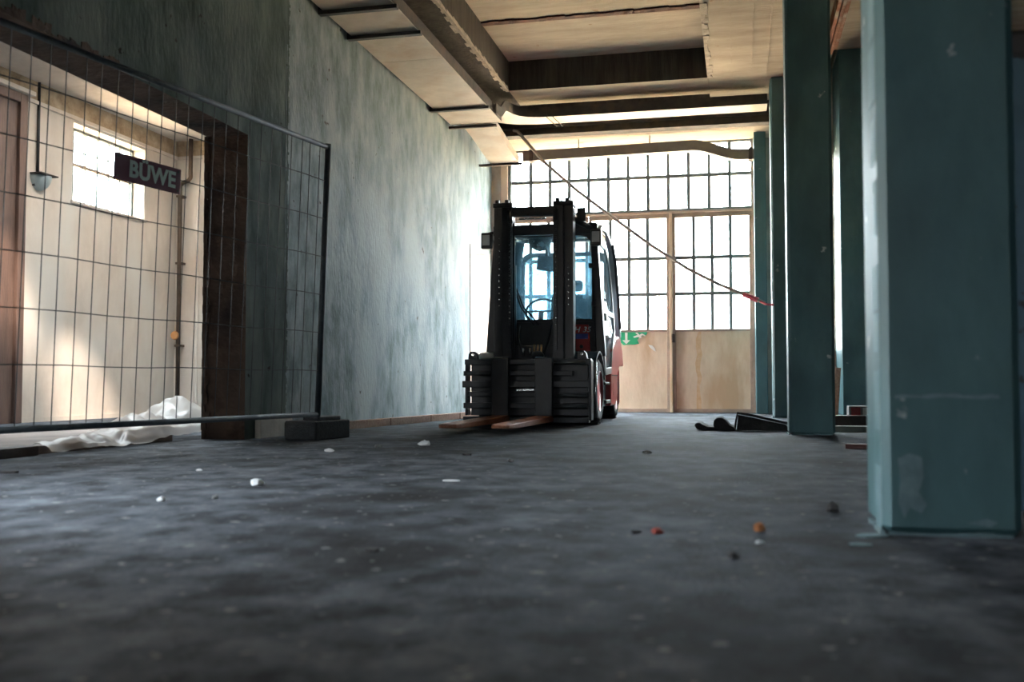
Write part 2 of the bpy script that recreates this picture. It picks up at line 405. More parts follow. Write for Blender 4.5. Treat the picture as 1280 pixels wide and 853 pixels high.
# ceiling: roof slab + beam grid forming a coffer
CX0, CX1, CY1, CZ = -2.85, -.35, 12.25, 4.53
struct(MB().box((-3.93, -6.3, 4.95), (8.3, 14.75, 5.4)).build('ceiling', M_beam), 'concrete ceiling slab')
cp = MB().box((CX0 - .02, 10.94, CZ), (CX1 + .02, CY1 + .02, 4.95)); cp.box((CX0 - .02, 7.4, CZ + .01), (CX1 + .02, 10.86, 4.95)); cp.box((CX0 - .02, 7.4, CZ + .04), (CX1 + .02, 10.96, 4.96))
struct(cp.build('coffer_ceiling', M_beam), 'cream recessed ceiling panels between the beams')
rb = MB().box((CX0, 10.865, CZ - .004), (CX1, 10.915, CZ + .03)); 
for i in range(26):
    x = CX0 + (CX1 - CX0) * i / 26; rb.box((x, 10.85 - random.uniform(0, .03), CZ - .008), (x + .11, 10.93, CZ + .02))
struct(rb.build('ceiling_joint', M_rust), 'rusty joint across the recessed ceiling')
# beams: faces looking into the coffer carry board marks
bl = MB().box((W1, -6, SOF), (CX0, 14.0, 4.95), [1, 0, 0, 1, 0, 0]); struct(bl.build('ceiling_beam', [M_beam, M_board], bevel=.006), 'long concrete beam beside the left wall')  # underside takes the dark concrete to stand in for the trunking's shade
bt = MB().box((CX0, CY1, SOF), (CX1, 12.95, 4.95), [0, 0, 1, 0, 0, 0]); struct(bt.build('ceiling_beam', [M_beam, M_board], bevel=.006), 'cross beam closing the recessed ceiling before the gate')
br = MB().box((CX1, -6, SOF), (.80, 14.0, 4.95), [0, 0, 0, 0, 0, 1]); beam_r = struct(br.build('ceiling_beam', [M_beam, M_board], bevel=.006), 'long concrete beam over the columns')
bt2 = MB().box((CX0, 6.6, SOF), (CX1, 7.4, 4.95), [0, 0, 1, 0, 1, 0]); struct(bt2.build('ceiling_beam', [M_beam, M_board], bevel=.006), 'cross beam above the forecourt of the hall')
# formwork ridges on the soffit of the column beam
for k, x in enumerate((-.07, .16, .34)):
    r_ = MB().box((x, 7.0, SOF - .008), (x + .014, 12.9, SOF)).build('formwork_ridge', M_beam, beam_r)


def spalled(name, x, side, y0, y1, n, label):
    mb = MB(); y = y0
    while y < y1:
        d = random.uniform(.05, .16); wv = random.uniform(.02, .07); h = random.uniform(.015, .05)
        a, b = y, min(y + d, y1)
        xs = (x - side * wv, x + side * .006)
        z0 = SOF - random.uniform(.004, .014); z1 = SOF + h
        mb.add([(xs[0], a, z0), (xs[1], a, z0), (xs[1], b, z0), (xs[0], b, z0), (xs[0], a + .01, z0 + .02), (xs[1], a, z1), (xs[1], b, z1 * .5 + .5 * (SOF + h * .4)), (xs[0], b - .01, z0 + .02)],
               [(0, 3, 2, 1), (4, 5, 6, 7), (0, 1, 5, 4), (1, 2, 6, 5), (2, 3, 7, 6), (3, 0, 4, 7)])
        y += d
    o = mb.build(name, M_spall); struct(o, label)


spalled('trim_2', CX0, 1, 8.0, 12.25, 0, 'broken pale edge of the left ceiling beam')
spalled('trim_3', CX1, -1, 8.0, 12.25, 0, 'broken pale edge of the ceiling beam over the columns')
# steel lintel and soffit before the gate
ln = MB(); ln.box((W1, 13.42, 3.86), (.80, 13.50, 4.12)); ln.box((W1, 13.36, 4.10), (.80, 13.56, 4.13)); ln.box((W1, 13.36, 3.95), (.80, 13.42, 3.972)); ln.box((W1, 13.36, 3.85), (.80, 13.56, 3.87))
struct(ln.build('steel_lintel', M_steel, bevel=.004), 'dark brown steel beam above the gate')
struct(MB().box((W1, 13.56, 3.875), (.80, BK - .05, 4.95)).build('gate_soffit', M_beam), 'pale soffit above the upper window')
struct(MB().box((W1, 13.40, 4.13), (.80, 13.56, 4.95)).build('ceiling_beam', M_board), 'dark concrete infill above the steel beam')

# right bay: higher beam, rusty steel, slab
struct(MB().box((1.28, 3.0, 4.80), (1.76, BK, 4.95)).build('ceiling_beam', M_beam, bevel=.006), 'thin concrete beam of the right bay')
rsb = MB(); rsb.box((1.12, 9, 4.72), (1.26, 11.5, 4.9)); rsb.box((1.12, 11.53, 4.72), (1.26, 13.3, 4.9)); rsb.box((1.16, 9, 4.66), (1.20, 13.3, 4.72))
struct(rsb.build('rusty_beam', M_rust2, bevel=.005), 'rusty red steel beam in the right bay')

# columns
M_lip = pmat('blue_grey_mortar', (.11, .18, .205), (.19, .28, .305), 14, .9)
def column(y, label, d=.36):
    o = MB().box((.385, y, 0), (.745, y + d, SOF)).build('column', M_col, bevel=.022, seg=1)
    # soft wear on the arris: plaster lip at the foot
    b_ = MB(); 
    for k in range(7):
        a = .40 + k * .045; b_.box((a, y - .004 - random.random() * .008, 0), (a + .046, y + .004, random.uniform(.004, .012)))
    for k in range(6):
        a = y + k * .05; b_.box((.385 - random.uniform(.004, .015), a, 0), (.389, a + .046, random.uniform(.004, .012)))
    b_.build('mortar_lip', M_lip, o)
    struct(o, label)
    return o


c1 = column(2.95, 'nearest teal painted concrete column at the right')
column(8.40, 'second teal painted concrete column beside the black rubber sheet')
column(12.38, 'third painted concrete column nearest the gate')
# worn arris strips on the nearest column
st = MB(); zz = 0
while zz < 4.1:
    h = random.uniform(.06, .22); st.box((.3835, 2.985, zz), (.3865, 2.985 + random.uniform(.05, .14), zz + h)); zz += h + random.uniform(.0, .12)
st.build('worn_paint_edge', pmat('pale_worn_paint', (.12, .21, .235), (.19, .29, .315), 7, .7), c1)

def smear(pts, y, name='plaster_smear'):
    MB().prism(pts, 'Y', y - .0015, y + .001).build(name, M_lip, c1)
random.seed(21)
smear([(.425, .21), (.455, .225), (.488, .215), (.492, .16), (.478, .12), (.50, .085), (.485, .06), (.455, .075), (.44, .045), (.425, .09), (.432, .15)], 2.95)
xs_ = [.42 + .0225 * i for i in range(13)]
smear([(x, .378 + random.uniform(-.003, .003)) for x in xs_] + [(x, .388 + random.uniform(-.003, .004)) for x in xs_[::-1]], 2.95)
smear([(.60, .035), (.65, .05), (.68, .04), (.66, .028)], 2.95)
# ------------------------------------------------------------------ gate with glazing
def pane_grid(parent, x0, x1, zs, nx, y, bar=.05, gap_mat=M_winframe, depth=.035):
    cw = (x1 - x0) / nx
    meshes = {}
    for r in range(len(zs) - 1):
        h = zs[r + 1] - zs[r]
        key = round(h, 3)
        if key not in meshes:
            meshes[key] = MB().box((0, -.002, 0), (cw, .002, h)).mesh('pane', M_pane)
        for i in range(nx):
            share('pane', meshes[key], parent, (x0 + i * cw, y, zs[r]))
    vb = MB().box((-bar / 2, -depth / 2, zs[0]), (bar / 2, depth / 2, zs[-1])).mesh('glazing_bar', gap_mat)
    for i in range(1, nx): share('glazing_bar', vb, parent, (x0 + i * cw, y, 0))
    hb = MB().box((x0, -depth / 2 - .004, -bar / 2), (x1, depth / 2 + .004, bar / 2)).mesh('glazing_bar', gap_mat)
    for z in zs[1:-1]: share('glazing_bar', hb, parent, (0, y, z))


win = empty('window_1', (0, 0, 0)); struct(win, 'wide upper window with twenty four panes above the gate')
pane_grid(win, -3.31, .17, [2.93, 3.41, 3.87], 12, BK + .06)
fr = MB().box((-3.36, BK, 2.875), (.22, BK + .12, 2.93)); fr.box((-3.36, BK, 3.86), (.22, BK + .12, 3.93)); fr.box((-3.36, BK, 2.93), (-3.31, BK + .12, 3.87)); fr.box((.17, BK, 2.93), (.22, BK + .12, 3.87))
fr.build('window_frame', M_winframe, win, bevel=.004)
MB().box((-3.36, BK - .06, 2.86), (.22, BK + .02, 2.885)).build('transom', M_gateframe, win, bevel=.003)
struct(MB().box((-3.46, BK - .04, 0), (-3.36, BK + .2, 3.93)).build('trim_4', M_outer, bevel=.005), 'pale left jamb of the gate')
struct(MB().box((.185, BK - .06, 0), (.225, BK + .1, 3.93)).build('trim_5', M_gateframe, bevel=.004), 'brown right jamb of the gate')

leaves = [(-3.34, -2.155, 'left gate leaf half hidden behind the forklift'), (-2.145, -.975, 'middle gate leaf with the torn green exit sign'), (-.935, .185, 'right gate leaf with a rust streak down its sheet')]
for n, (x0, x1, lab) in enumerate(leaves):
    d = empty('door_%d' % (n + 1), (0, 0, 0)); struct(d, lab)
    fw = .045
    f = MB()
    f.box((x0, BK, .0), (x0 + fw, BK + .07, 2.86)); f.box((x1 - fw, BK, 0), (x1, BK + .07, 2.86))
    f.box((x0 + fw, BK, 2.80), (x1 - fw, BK + .07, 2.86)); f.box((x0 + fw, BK, 1.155), (x1 - fw, BK + .07, 1.19)); f.box((x0 + fw, BK, .0), (x1 - fw, BK + .07, .05))
    f.build('leaf_frame', M_gateframe, d, bevel=.004)
    MB().box((x0 + fw, BK + .018, .05), (x1 - fw, BK + .03, 1.155)).build('sheet_panel', M_gatepanel, d)
    pane_grid(d, x0 + fw, x1 - fw, [1.19, 1.70, 2.22, 2.80], 4, BK + .04)
    if n == 2:
        a = MB(); random.seed(3)
        pts = [(x0 + .36 + random.uniform(-.012, .012), .05 + k * .11) for k in range(11)]
        v = [(x - random.uniform(.01, .04), BK + .0165, z) for x, z in pts] + [(x + random.uniform(.01, .05), BK + .0165, z) for x, z in pts]
        a.add(v, [(k, k + 1, k + 12, k + 11) for k in range(10)])
        a.add([(x, y + .0012, z) for x, y, z in v], [(k, k + 11, k + 12, k + 1) for k in range(10)])
        a.build('rust_streak', pmat('rust_stain', (.52, .35, .19), (.62, .47, .31), 12, .9), d)
        lk = MB().box((x0 - .015, BK - .03, 1.0), (x0 + .03, BK, 1.12)); lk.cyl((x0 + .005, BK - .06, 1.05), (x0 + .005, BK - .02, 1.05), .012); lk.build('lock', M_steel, d)
struct(MB().box((-.975, BK - .03, 0), (-.935, BK + .09, 2.87)).build('trim_6', M_gatepanel, bevel=.006), 'pale post between the middle and right gate leaves')
# right bay narrow window between the columns and the tall pilaster
w2 = empty('window_2', (0, 0, 0)); struct(w2, 'narrow bright window in the right bay')
pane_grid(w2, .82, 1.26, [.9, 1.5, 2.1, 2.7, 3.3, 3.6], 1, BK + .06)
MB().box((.80, BK, .0), (1.28, BK + .12, .9)).box((.80, BK, .9), (.82, BK + .12, 3.6)).box((1.26, BK, .9), (1.28, BK + .12, 3.6)).build('window_frame', M_gateframe, w2)
portal('bay_portal', (1.04, BK + .4, 2.25), (.5, 2.7), (0, -1, 0))

# ------------------------------------------------------------------ side room seen through the opening
SX, SY, SZ = -7.40, 12.0, 3.68
ws = MB()
WY0, WY1, WZ0, WZ1 = 9.86, 11.27, 2.50, 3.40
ws.box((SX - .3, 2.7, 0), (SX, WY0, SZ)); ws.box((SX - .3, WY1, 0), (SX, SY + .3, SZ)); ws.box((SX - .3, WY0, 0), (SX, WY1, WZ0)); ws.box((SX - .3, WY0, WZ1), (SX, WY1, SZ))
struct(ws.build('wall_side_room', M_cream), 'cream plastered wall of the side room with a small window')
struct(MB().box((SX, SY, 0), (W0, SY + .3, SZ)).build('wall_side_room_end', M_cream), 'warm end wall of the side room')
we = MB(); we.box((SX, 2.7, 0), (W0, 3.0, SZ))
struct(we.build('wall_side_room_near', M_cream))
portal('added_roof_slot_portal', (-5.25, 8.0, SZ + .25), (.4, .7), (0, 0, -1)); portal('added_roof_slot_portal', (-5.94, 9.0, SZ + .25), (.56, 3.6), (0, 0, -1))
sc_ = MB().box((SX - .3, 2.7, SZ), (-6.22, SY + .3, SZ + .2)); sc_.box((-5.66, 2.7, SZ), (-5.42, SY + .3, SZ + .2)); sc_.box((-6.22, 2.7, SZ), (-5.66, 7.2, SZ + .2)); sc_.box((-6.22, 10.8, SZ), (-5.66, SY + .3, SZ + .2)); sc_.box((-5.66, 7.1, SZ + .2), (-5.60, 10.9, 4.9)); sc_.box((-5.10, 2.7, SZ), (W0, SY + .3, SZ + .2)); sc_.box((-5.42, 2.7, SZ), (-5.10, 7.75, SZ + .2)); sc_.box((-5.42, 8.3, SZ), (-5.10, SY + .3, SZ + .2))  # unseen roof slots and upstand, added to light the room and block sun
struct(sc_.build('ceiling_side_room', M_cream), 'pale ceiling of the side room')
fz = MB().box((SX, 3.0, 3.47), (SX + .012, SY, SZ)); fz.box((SX + .012, SY - .012, 3.47), (W0, SY, SZ)); struct(fz.build('trim_7', M_ochre), 'stained ochre band under the side room ceiling')
tm = MB().box((SX, 9.1, 3.43), (SX + .03, SY, 3.47)); tm.box((SX + .03, SY - .03, 3.43), (W0, SY, 3.47)); struct(tm.build('trim_8', M_cream), 'thin moulding under the ochre band')
sw = empty('window_3', (0, 0, 0)); struct(sw, 'small six column window high in the side room')
def side_pane_grid():
    nx = 6; cw = (WY1 - WY0 - .06) / nx; zm = (WZ0 + WZ1) / 2 + .03
    for (za, zb) in ((WZ0 + .03, zm), (zm, WZ1 - .03)):
        me = MB().box((-.002, 0, 0), (.002, cw, zb - za)).mesh('pane', M_pane)
        for i in range(nx): share('pane', me, sw, (SX - .2, WY0 + .03 + i * cw, za))
    vb = MB().box((-.015, -.009, WZ0), (.015, .009, WZ1)).mesh('glazing_bar', M_winframe)
    for i in range(1, nx): share('glazing_bar', vb, sw, (SX - .2, WY0 + .03 + i * cw, 0))
    MB().box((SX - .22, WY0, zm - .018), (SX - .18, WY1, zm + .018)).build('glazing_bar', M_gateframe, sw)
    f = MB(); f.box((SX - .23, WY0, WZ0), (SX - .17, WY1, WZ0 + .03)); f.box((SX - .23, WY0, WZ1 - .03), (SX - .17, WY1, WZ1)); f.box((SX - .23, WY0, WZ0 + .03), (SX - .17, WY0 + .03, WZ1 - .03)); f.box((SX - .23, WY1 - .03, WZ0 + .03), (SX - .17, WY1, WZ1 - .03))
    f.build('window_frame', M_winframe, sw)
    MB().box((SX - .17, WY0 - .03, WZ0 - .03), (SX + .03, WY1 + .03, WZ0)).build('window_sill', M_cream, sw)
side_pane_grid()
portal('side_window_portal', (SX - .35, 10.56, 2.95), (1.4, .9), (1, 0, 0))
# dark door at the left edge
dd = empty('door_4', (SX, 8.35, 0)); struct(dd, 'dark brown door at the left edge of the side room')
MB().box((.0, -.55, 0), (.05, .55, 3.36)).build('door_leaf', M_darkdoor, dd, bevel=.006)
db = MB().box((.0, .55, 0), (.09, .66, 3.46)); db.box((0, -.66, 0), (.09, -.55, 3.46)); db.box((0, -.55, 3.36), (.09, .55, 3.46)); db.build('door_frame', M_darkdoor, dd, bevel=.008)
MB().box((0, -.72, 3.46), (.14, .72, 3.51)).build('door_cornice', M_cream, dd, bevel=.008)
# skirting
struct(MB().box((SX, 9.05, 0), (SX + .02, SY, .05)).build('baseboard_side_room', M_cream), 'low skirting of the side room')

# ================================================================== OBJECTS
# ------------------------------------------------------------------ cable trunking under the ceiling
def trunk(name, path, width, height, label, cat, mat=M_tray):
    o = MB().sweep(path, [(-width / 2, 0), (width / 2, 0), (width / 2, height), (width / 2 - .012, height), (width / 2 - .012, .012), (-width / 2 + .012, .012), (-width / 2 + .012, height), (-width / 2, height)]).build('trough', mat)
    return o


def arc(c, r, a0, a1, n, z0, z1=None):
    z1 = z0 if z1 is None else z1
    return [(c[0] + r * math.cos(R(a0 + (a1 - a0) * i / n)), c[1] + r * math.sin(R(a0 + (a1 - a0) * i / n)), z0 + (z1 - z0) * i / n) for i in range(n + 1)]


TX = -3.225   # centre line of the wall trunking
def sm(t): return t * t * (3 - 2 * t)
# wall trunking, running level and then bending down in front of the gate corner
t1 = empty('wall_cable_trunking', (TX, 9.5, 3.70)); tag(t1, 'broad cream cable trunking along the left wall under the beam', 'cable trunking')
# the level run is made of separate cover panels
ys = [5.2, 6.6, 8.10, 8.76, 9.52, 11.30, 12.05]
for a, b in zip(ys[:-1], ys[1:]):
    MB().box((-.33, a - 9.5 + .003, 0), (.33, b - 9.5 - .003, .012)).build('cover_panel', M_tray, t1, bevel=.002)
for sx_ in (-1, 1):
    xa = sx_ * .33; MB().box((min(xa, xa - sx_ * .012), 5.2 - 9.5, .012), (max(xa, xa - sx_ * .012), 12.05 - 9.5, .13)).build('side_flange', M_steel if sx_ > 0 else M_tray, t1)  # hall-side flange darker than its twin: unlit face put into the colour
# bend: path dips from z 3.70 to 3.52 towards the gate
n = 10; pth = [(TX, 12.05 + i * 1.62 / n, 3.70 - .16 * sm(i / n)) for i in range(n + 1)]
t1b = MB(); 
for i in range(n):
    p, q = pth[i], pth[i + 1]
    for dx0, dx1, h0, h1 in ((-.20, .20, 0, .012), (-.20, -.188, .012, .10), (.188, .20, .012, .10)):
        v = []
        for P in (p, q):
            for dx, h in ((dx0, h0), (dx1, h0), (dx1, h1), (dx0, h1)): v.append((P[0] + dx, P[1], P[2] + h))
        t1b.add(v, [(0, 1, 5, 4), (1, 2, 6, 5), (2, 3, 7, 6), (3, 0, 4, 7), (0, 3, 2, 1), (4, 5, 6, 7)])
tb = empty('bent_cable_trunking', (0, 0, 0)); tag(tb, 'short cream trunking bending down from the wall run to the window', 'cable trunking')
t1b.build('curved_trough', M_tray, tb)
for (y, z) in ((12.10, 3.675), (13.62, 3.515)):
    MB().box((W1 + .002, y - .02, z - .012), (TX + .25, y + .03, z + .018)).build('support_bracket', M_steel, tb, bevel=.003)
for y in (6.6, 8.07, 8.73, 11.30):
    b = MB().box((-.37, -.03, -.035), (.36, .03, 0)); b.box((-.37, -.03, 0), (-.34, .03, .2))
    o = b.build('support_bracket', M_black, t1, bevel=.003); o.location = (0, y - 9.5, 0)
# cross trunking below the cross beam, with the S bend at its left end
cr = [(-2.86, 11.62, 3.70), (-2.86, 11.80, 3.70), (-2.86, 11.92, 3.735), (-2.86, 12.02, 3.80), (-2.86, 12.12, 3.86), (-2.855, 12.25, 3.885), (-2.83, 12.38, 3.89), (-2.77, 12.50, 3.89), (-2.67, 12.58, 3.89), (-2.52, 12.62, 3.89), (-2.3, 12.63, 3.89), (-1, 12.63, 3.89), (.36, 12.63, 3.89)]
ct = empty('cross_cable_trunking', (0, 0, 0)); tag(ct, 'cream trunking, shaded side coloured dark, crossing below the beam with a wavy left end', 'cable trunking')
m = MB()
for i in range(len(cr) - 1):
    pass
m.sweep(cr, [(-.008, 0), (.008, 0), (.008, .125), (-.008, .125)]); m.build('side_flange', M_steel, ct)  # cream flange coloured dark to imitate its unlit side
# cover sheet under the run, from the flange back to the far side
cv = MB(); far = [(-3.5, 11.9), (-3.5, 12.0), (-3.45, 12.1), (-3.40, 12.2), (-3.3, 12.4), (-3.2, 12.6), (-3.1, 12.75), (-3.0, 12.86), (-2.85, 12.93), (-2.6, 12.97), (-2.3, 12.98), (-1, 12.98), (.36, 12.98)]
zf = [3.7, 3.7, 3.72, 3.78, 3.84, 3.87, 3.885, 3.89, 3.89, 3.89, 3.89, 3.89, 3.89]
v = [(x, y, z) for x, y, z in cr] + [(x, y, z) for (x, y), z in zip(far, zf)]
k = len(cr); v2 = v + [(x, y, z + .01) for x, y, z in v]
cv.add(v2, [(i, i + 1, k + i + 1, k + i) for i in range(4, k - 1)] + [(2 * k + i, 3 * k + i, 3 * k + i + 1, 2 * k + i + 1) for i in range(4, k - 1)])
cv.build('cover_panel', M_tray, ct)
MB().box((-2.3, 12.96, 3.90), (.36, 12.975, 4.02)).build('side_flange', M_tray, ct)
for x in (-2.42, -2.34):
    hk = MB().tube([(x, 12.61, 4.05), (x, 12.61, 3.875), (x + .03, 12.8, 3.865), (x + .06, 12.98, 3.85), (x + .07, 13.0, 3.87)], .006, 6); hk.build('wire_hanger', M_steel, ct)
# lower trunking in front of the upper window with the S bend on the right
pl = [(-3.0, 13.84, 3.585), (-2, 13.84, 3.60), (-1, 13.84, 3.615), (-.62, 13.84, 3.62)]
for i in range(1, 13):
    t = i / 12; pl.append((-.62 + .66 * t, 13.84, 3.62 - .16 * sm(t)))
pl.append((.21, 13.84, 3.46))
lt = empty('window_cable_trunking', (0, 0, 0)); tag(lt, 'narrow trunking across the upper window with an S bend at the right', 'cable trunking')
lm = MB()
for i in range(len(pl) - 1):
    p, q = pl[i], pl[i + 1]
    v = []
    for P in (p, q):
        for dy, h in ((-.07, 0), (.07, 0), (.07, .14), (-.07, .14)): v.append((P[0], P[1] + dy, P[2] + h))
    lm.add(v, [(0, 4, 5, 1), (1, 5, 6, 2), (2, 6, 7, 3), (3, 7, 4, 0)] + ([(0, 1, 2, 3)] if i == 0 else []) + ([(4, 7, 6, 5)] if i == len(pl) - 2 else []))
lm.build('trough', pmat('shade_toned_trunking', (.13, .115, .10), (.18, .16, .14), 5, .5), lt)  # whole trough darkened to imitate the shade on its front
for x in (-2.2, -1.2): MB().cyl((x, 13.84, 3.74), (x, 13.84, 3.876), .008, 8).build('hanger_rod', M_steel, lt)
for x, z in ((-2.9, 3.58), (.14, 3.452)): MB().box((x, 13.755, z), (x + .05, 13.925, z + .165)).build('clamp', M_steel, lt, bevel=.003)

# ------------------------------------------------------------------ slack rope from the ceiling to the third column
rpts = [(-3.03, 13.33, 3.92), (-2.97, 13.3, 3.90), (-2.58, 13.2, 3.43), (-2.1, 13.08, 2.99), (-1.57, 12.95, 2.56), (-1.1, 12.83, 2.19), (-.63, 12.7, 1.86), (-.25, 12.57, 1.645), (.13, 12.45, 1.47), (.30, 12.40, 1.385)]
ro = empty('slack_rope', rpts[-1]); tag(ro, 'tan rope slung diagonally from the ceiling to the third column', 'rope')
L0 = Vector(rpts[-1])
MB().tube([Vector(p) - L0 for p in rpts], .023, 6).build('cord', M_rope, ro)
MB().tube([Vector(p) - L0 for p in ((.05, 12.478, 1.503), (.13, 12.449, 1.468), (.22, 12.425, 1.425))], .034, 6).build('tape_wrap', M_pink, ro)
MB().tube([Vector(p) - L0 for p in ((.22, 12.425, 1.425), (.31, 12.36, 1.37), (.40, 12.365, 1.36))], .014, 6).build('loose_end', M_pink, ro)

# ------------------------------------------------------------------ site fence panel
FP = Vector((-3.03, 6.83, .19)); fu = Vector((-.179, -.984, 0)).normalized(); fw_ = Vector((.0363, -.0066, .9993)); fw_ = (fw_ - fu * fw_.dot(fu)).normalized(); fn = fw_.cross(fu)
FM = Matrix((fu, fn, fw_)).transposed().to_4x4(); FM.translation = FP     # local x along the panel, y towards the room, z up
fence = empty('site_fence_panel', M=FM); tag(fence, 'grey steel wire mesh site fence panel standing in the opening', 'fence')
FL = 3.5
MB().cyl((0, 0, -.0175), (0, 0, 2.0), .022, 12).build('upright_tube', M_galv, fence, smooth=True)
MB().cyl((FL, 0, -.188), (FL, 0, 2.0), .022, 12).build('upright_tube', M_galv, fence, smooth=True)
MB().cyl((0, 0, .0), (FL, 0, .0), .018, 12).build('bottom_tube', M_galv, fence, smooth=True)
MB().cyl((.02, 0, 1.975), (FL, 0, 1.975), .018, 12).build('top_tube', M_galv, fence, smooth=True)
vw = MB().cyl((0, .0, 0), (0, 0, 1.975), .0028, 6).mesh('vertical_wire', M_wire)
x = .10
while x < FL - .03:
    # each wire bends a little out of line, as on a used panel
    share('vertical_wire', vw, fence, (x + random.uniform(-.006, .006), 0, 0), (0, random.uniform(-.004, .004), 0)); x += .1145
hw = MB().tube([(FL * i / 12, .004 + .006 * math.sin(i), .004 * math.sin(i * 1.7)) for i in range(13)], .0034, 6).mesh('horizontal_wire', M_wire)
for k in range(6): share('horizontal_wire', hw, fence, (0, 0, .32 + .28 * k))
# foot block
ft = empty('ballast_block', (-3.10, 7.05, 0)); ft.rotation_euler.z = R(-10); tag(ft, 'black recycled plastic fence foot block on the floor', 'fence foot')
fm = MB(); fm.box((-.16, -.24, 0), (.12, .22, .14)); fb = fm.build('block', M_foot, ft, bevel=.012)
MB().box((-.04, -.18, .14), (.10, .12, .172)).build('raised_pad', M_foot, ft, bevel=.008)
MB().box((-.30, -.05, 0), (-.162, .40, .12)).build('side_lug', M_foot, ft, bevel=.01)
MB().box((-.10, -.246, .03), (.07, -.24, .10)).build('recess_plate', M_foot, ft)
# sign
SM = FM @ Matrix.Translation((1.813, .022, 1.425))
sg = empty('fence_sign', M=SM); tag(sg, 'dark maroon BÜWE name sign hung on the wire fence', 'sign')
MB().box((-.26, -.002, -.075), (.26, .003, .075)).build('plate', M_sign, sg, bevel=.002)


def text_part(name, body, size, mat, parent, M, offset=0.0, extrude=.001, shear=0, spacing=1.0):
    c = bpy.data.curves.new(name, 'FONT'); c.body = body; c.size = size; c.offset = offset; c.extrude = extrude; c.shear = shear; c.align_x = 'CENTER'; c.align_y = 'CENTER'; c.space_character = spacing
    c.resolution_u = 4
    t = bpy.data.objects.new(name, c); COL.objects.link(t)
    dg = bpy.context.evaluated_depsgraph_get(); me = bpy.data.meshes.new_from_object(t.evaluated_get(dg))
    bpy.data.objects.remove(t); me.materials.clear(); me.materials.append(mat); me.name = name
    me.transform(M)
    o = bpy.data.objects.new(name, me); COL.objects.link(o); o.parent = parent
    return o


# text reads from the room side: its x runs towards the far post (-u)
TMt = Matrix(((-1, 0, 0), (0, 0, 1), (0, 1, 0))).to_4x4(); TMt.translation = (-.03, .0045, -.002)
text_part('lettering', 'BÜWE', .128, M_sgnl, sg, TMt, offset=.0042, spacing=1.04)
for sx_ in (-1, 1):
    for sz_ in (-1, 1): MB().box((sx_ * .235 - .006, .003, sz_ * .055 - .006), (sx_ * .235 + .006, .006, sz_ * .055 + .006)).build('cable_tie', M_black, sg)

# ------------------------------------------------------------------ side room fittings
lp = empty('wall_lamp', (SX, 9.30, 2.48)); tag(lp, 'grey half dome wall lamp under a dark conduit in the side room', 'lamp')
pr_ = [(.135 * math.cos(R(a)), -.17 * math.sin(R(a))) for a in range(0, 91, 15)]
mb = MB(); 
nseg = 12; rows = []
for r_, z_ in pr_:
    rows.append([(max(r_, .002) * math.sin(math.pi * j / nseg), max(r_, .002) * math.cos(math.pi * j / nseg), z_ + .19) for j in range(nseg + 1)])
vv = [p for rw in rows for p in rw]; nn = nseg + 1
mb.add(vv, [(i * nn + j, i * nn + j + 1, (i + 1) * nn + j + 1, (i + 1) * nn + j) for i in range(len(rows) - 1) for j in range(nseg)] + [tuple(range(nn))])
mb.build('shade', M_lampgrey, lp, smooth=True)
MB().box((0, -.14, .185), (.145, .14, .20)).build('lid', M_steel, lp, bevel=.004)
MB().box((0, -.10, .06), (.03, -.06, .185)).build('back_plate', M_black, lp)
MB().cyl((.02, -.04, .20), (.02, -.04, 1.2), .016, 10).build('conduit', M_black, lp, smooth=True)
pp = empty('corner_pipe', (SX + .12, SY - .1, 0)); tag(pp, 'dark brown pipe running down the corner of the side room', 'pipe')
MB().tube([(0, 0, 0), (0, 0, 3.02), (.0, 0, 3.06), (.04, 0, 3.10), (.12, 0, 3.12), (.15, 0, 3.16), (.15, 0, 3.2), (.15, 0, SZ)], .028, 10).build('tube', M_dkpipe, pp, smooth=True)
for z in (.9, 2.0, 2.9): MB().box((-.04, -.03, z), (.04, .09, z + .03)).build('pipe_clip', M_dkpipe, pp)
MB().lathe([(.0, -.02), (.05, -.02), (.06, 0), (.05, .02), (0, .02)], (-.02, -.05, 1.05), 'Y', 12).build('valve_cap', pmat('orange_cap', (.5, .22, .08), (.6, .3, .12), 10, .6), pp)
pp2 = tag(MB().tube([(SX + .36, SY - .06, 0), (SX + .36, SY - .06, 2.9), (SX + .36, SY - .02, 3.0)], .02, 8).build('thin_pipe', M_cream), 'thin cream pipe beside the dark corner pipe', 'pipe')
cbx = MB().box((SX + .5, SY - .06, 3.0), (SX + .75, SY, 3.14)).build('junction_box', M_cream, bevel=.01); tag(cbx, 'small cream junction box on the end wall near the ceiling', 'junction box')

# boards on the threshold and plastic film over them
def plank(name, x0, y0, x1, y1, wdt, h, z, mat, label, cat, group=None, tilt=0):
    d = Vector((x1 - x0, y1 - y0, 0)); L_ = d.length
    o = MB().box((0, -wdt / 2, 0), (L_, wdt / 2, h)).build(name, mat, bevel=.004); o.location = (x0, y0, z); o.rotation_euler = (0, -tilt, math.atan2(d.y, d.x))
    return tag(o, label, cat, group)


plank('plywood_sheet', -4.52, 3.6, -4.52, 6.55, .96, .05, 0, M_ply, 'dusty brown sheet on the floor under the plastic film', 'board')
plank('floor_board', -4.03, 3.4, -4.03, 5.05, .10, .055, .0, M_dwood, 'dark wet board at the left edge next to the plastic film', 'board')
plank('plywood_sheet', -5.3, 4.4, -5.3, 8.4, .5, .03, .0, M_ply, 'long dusty board further inside the side room', 'board')

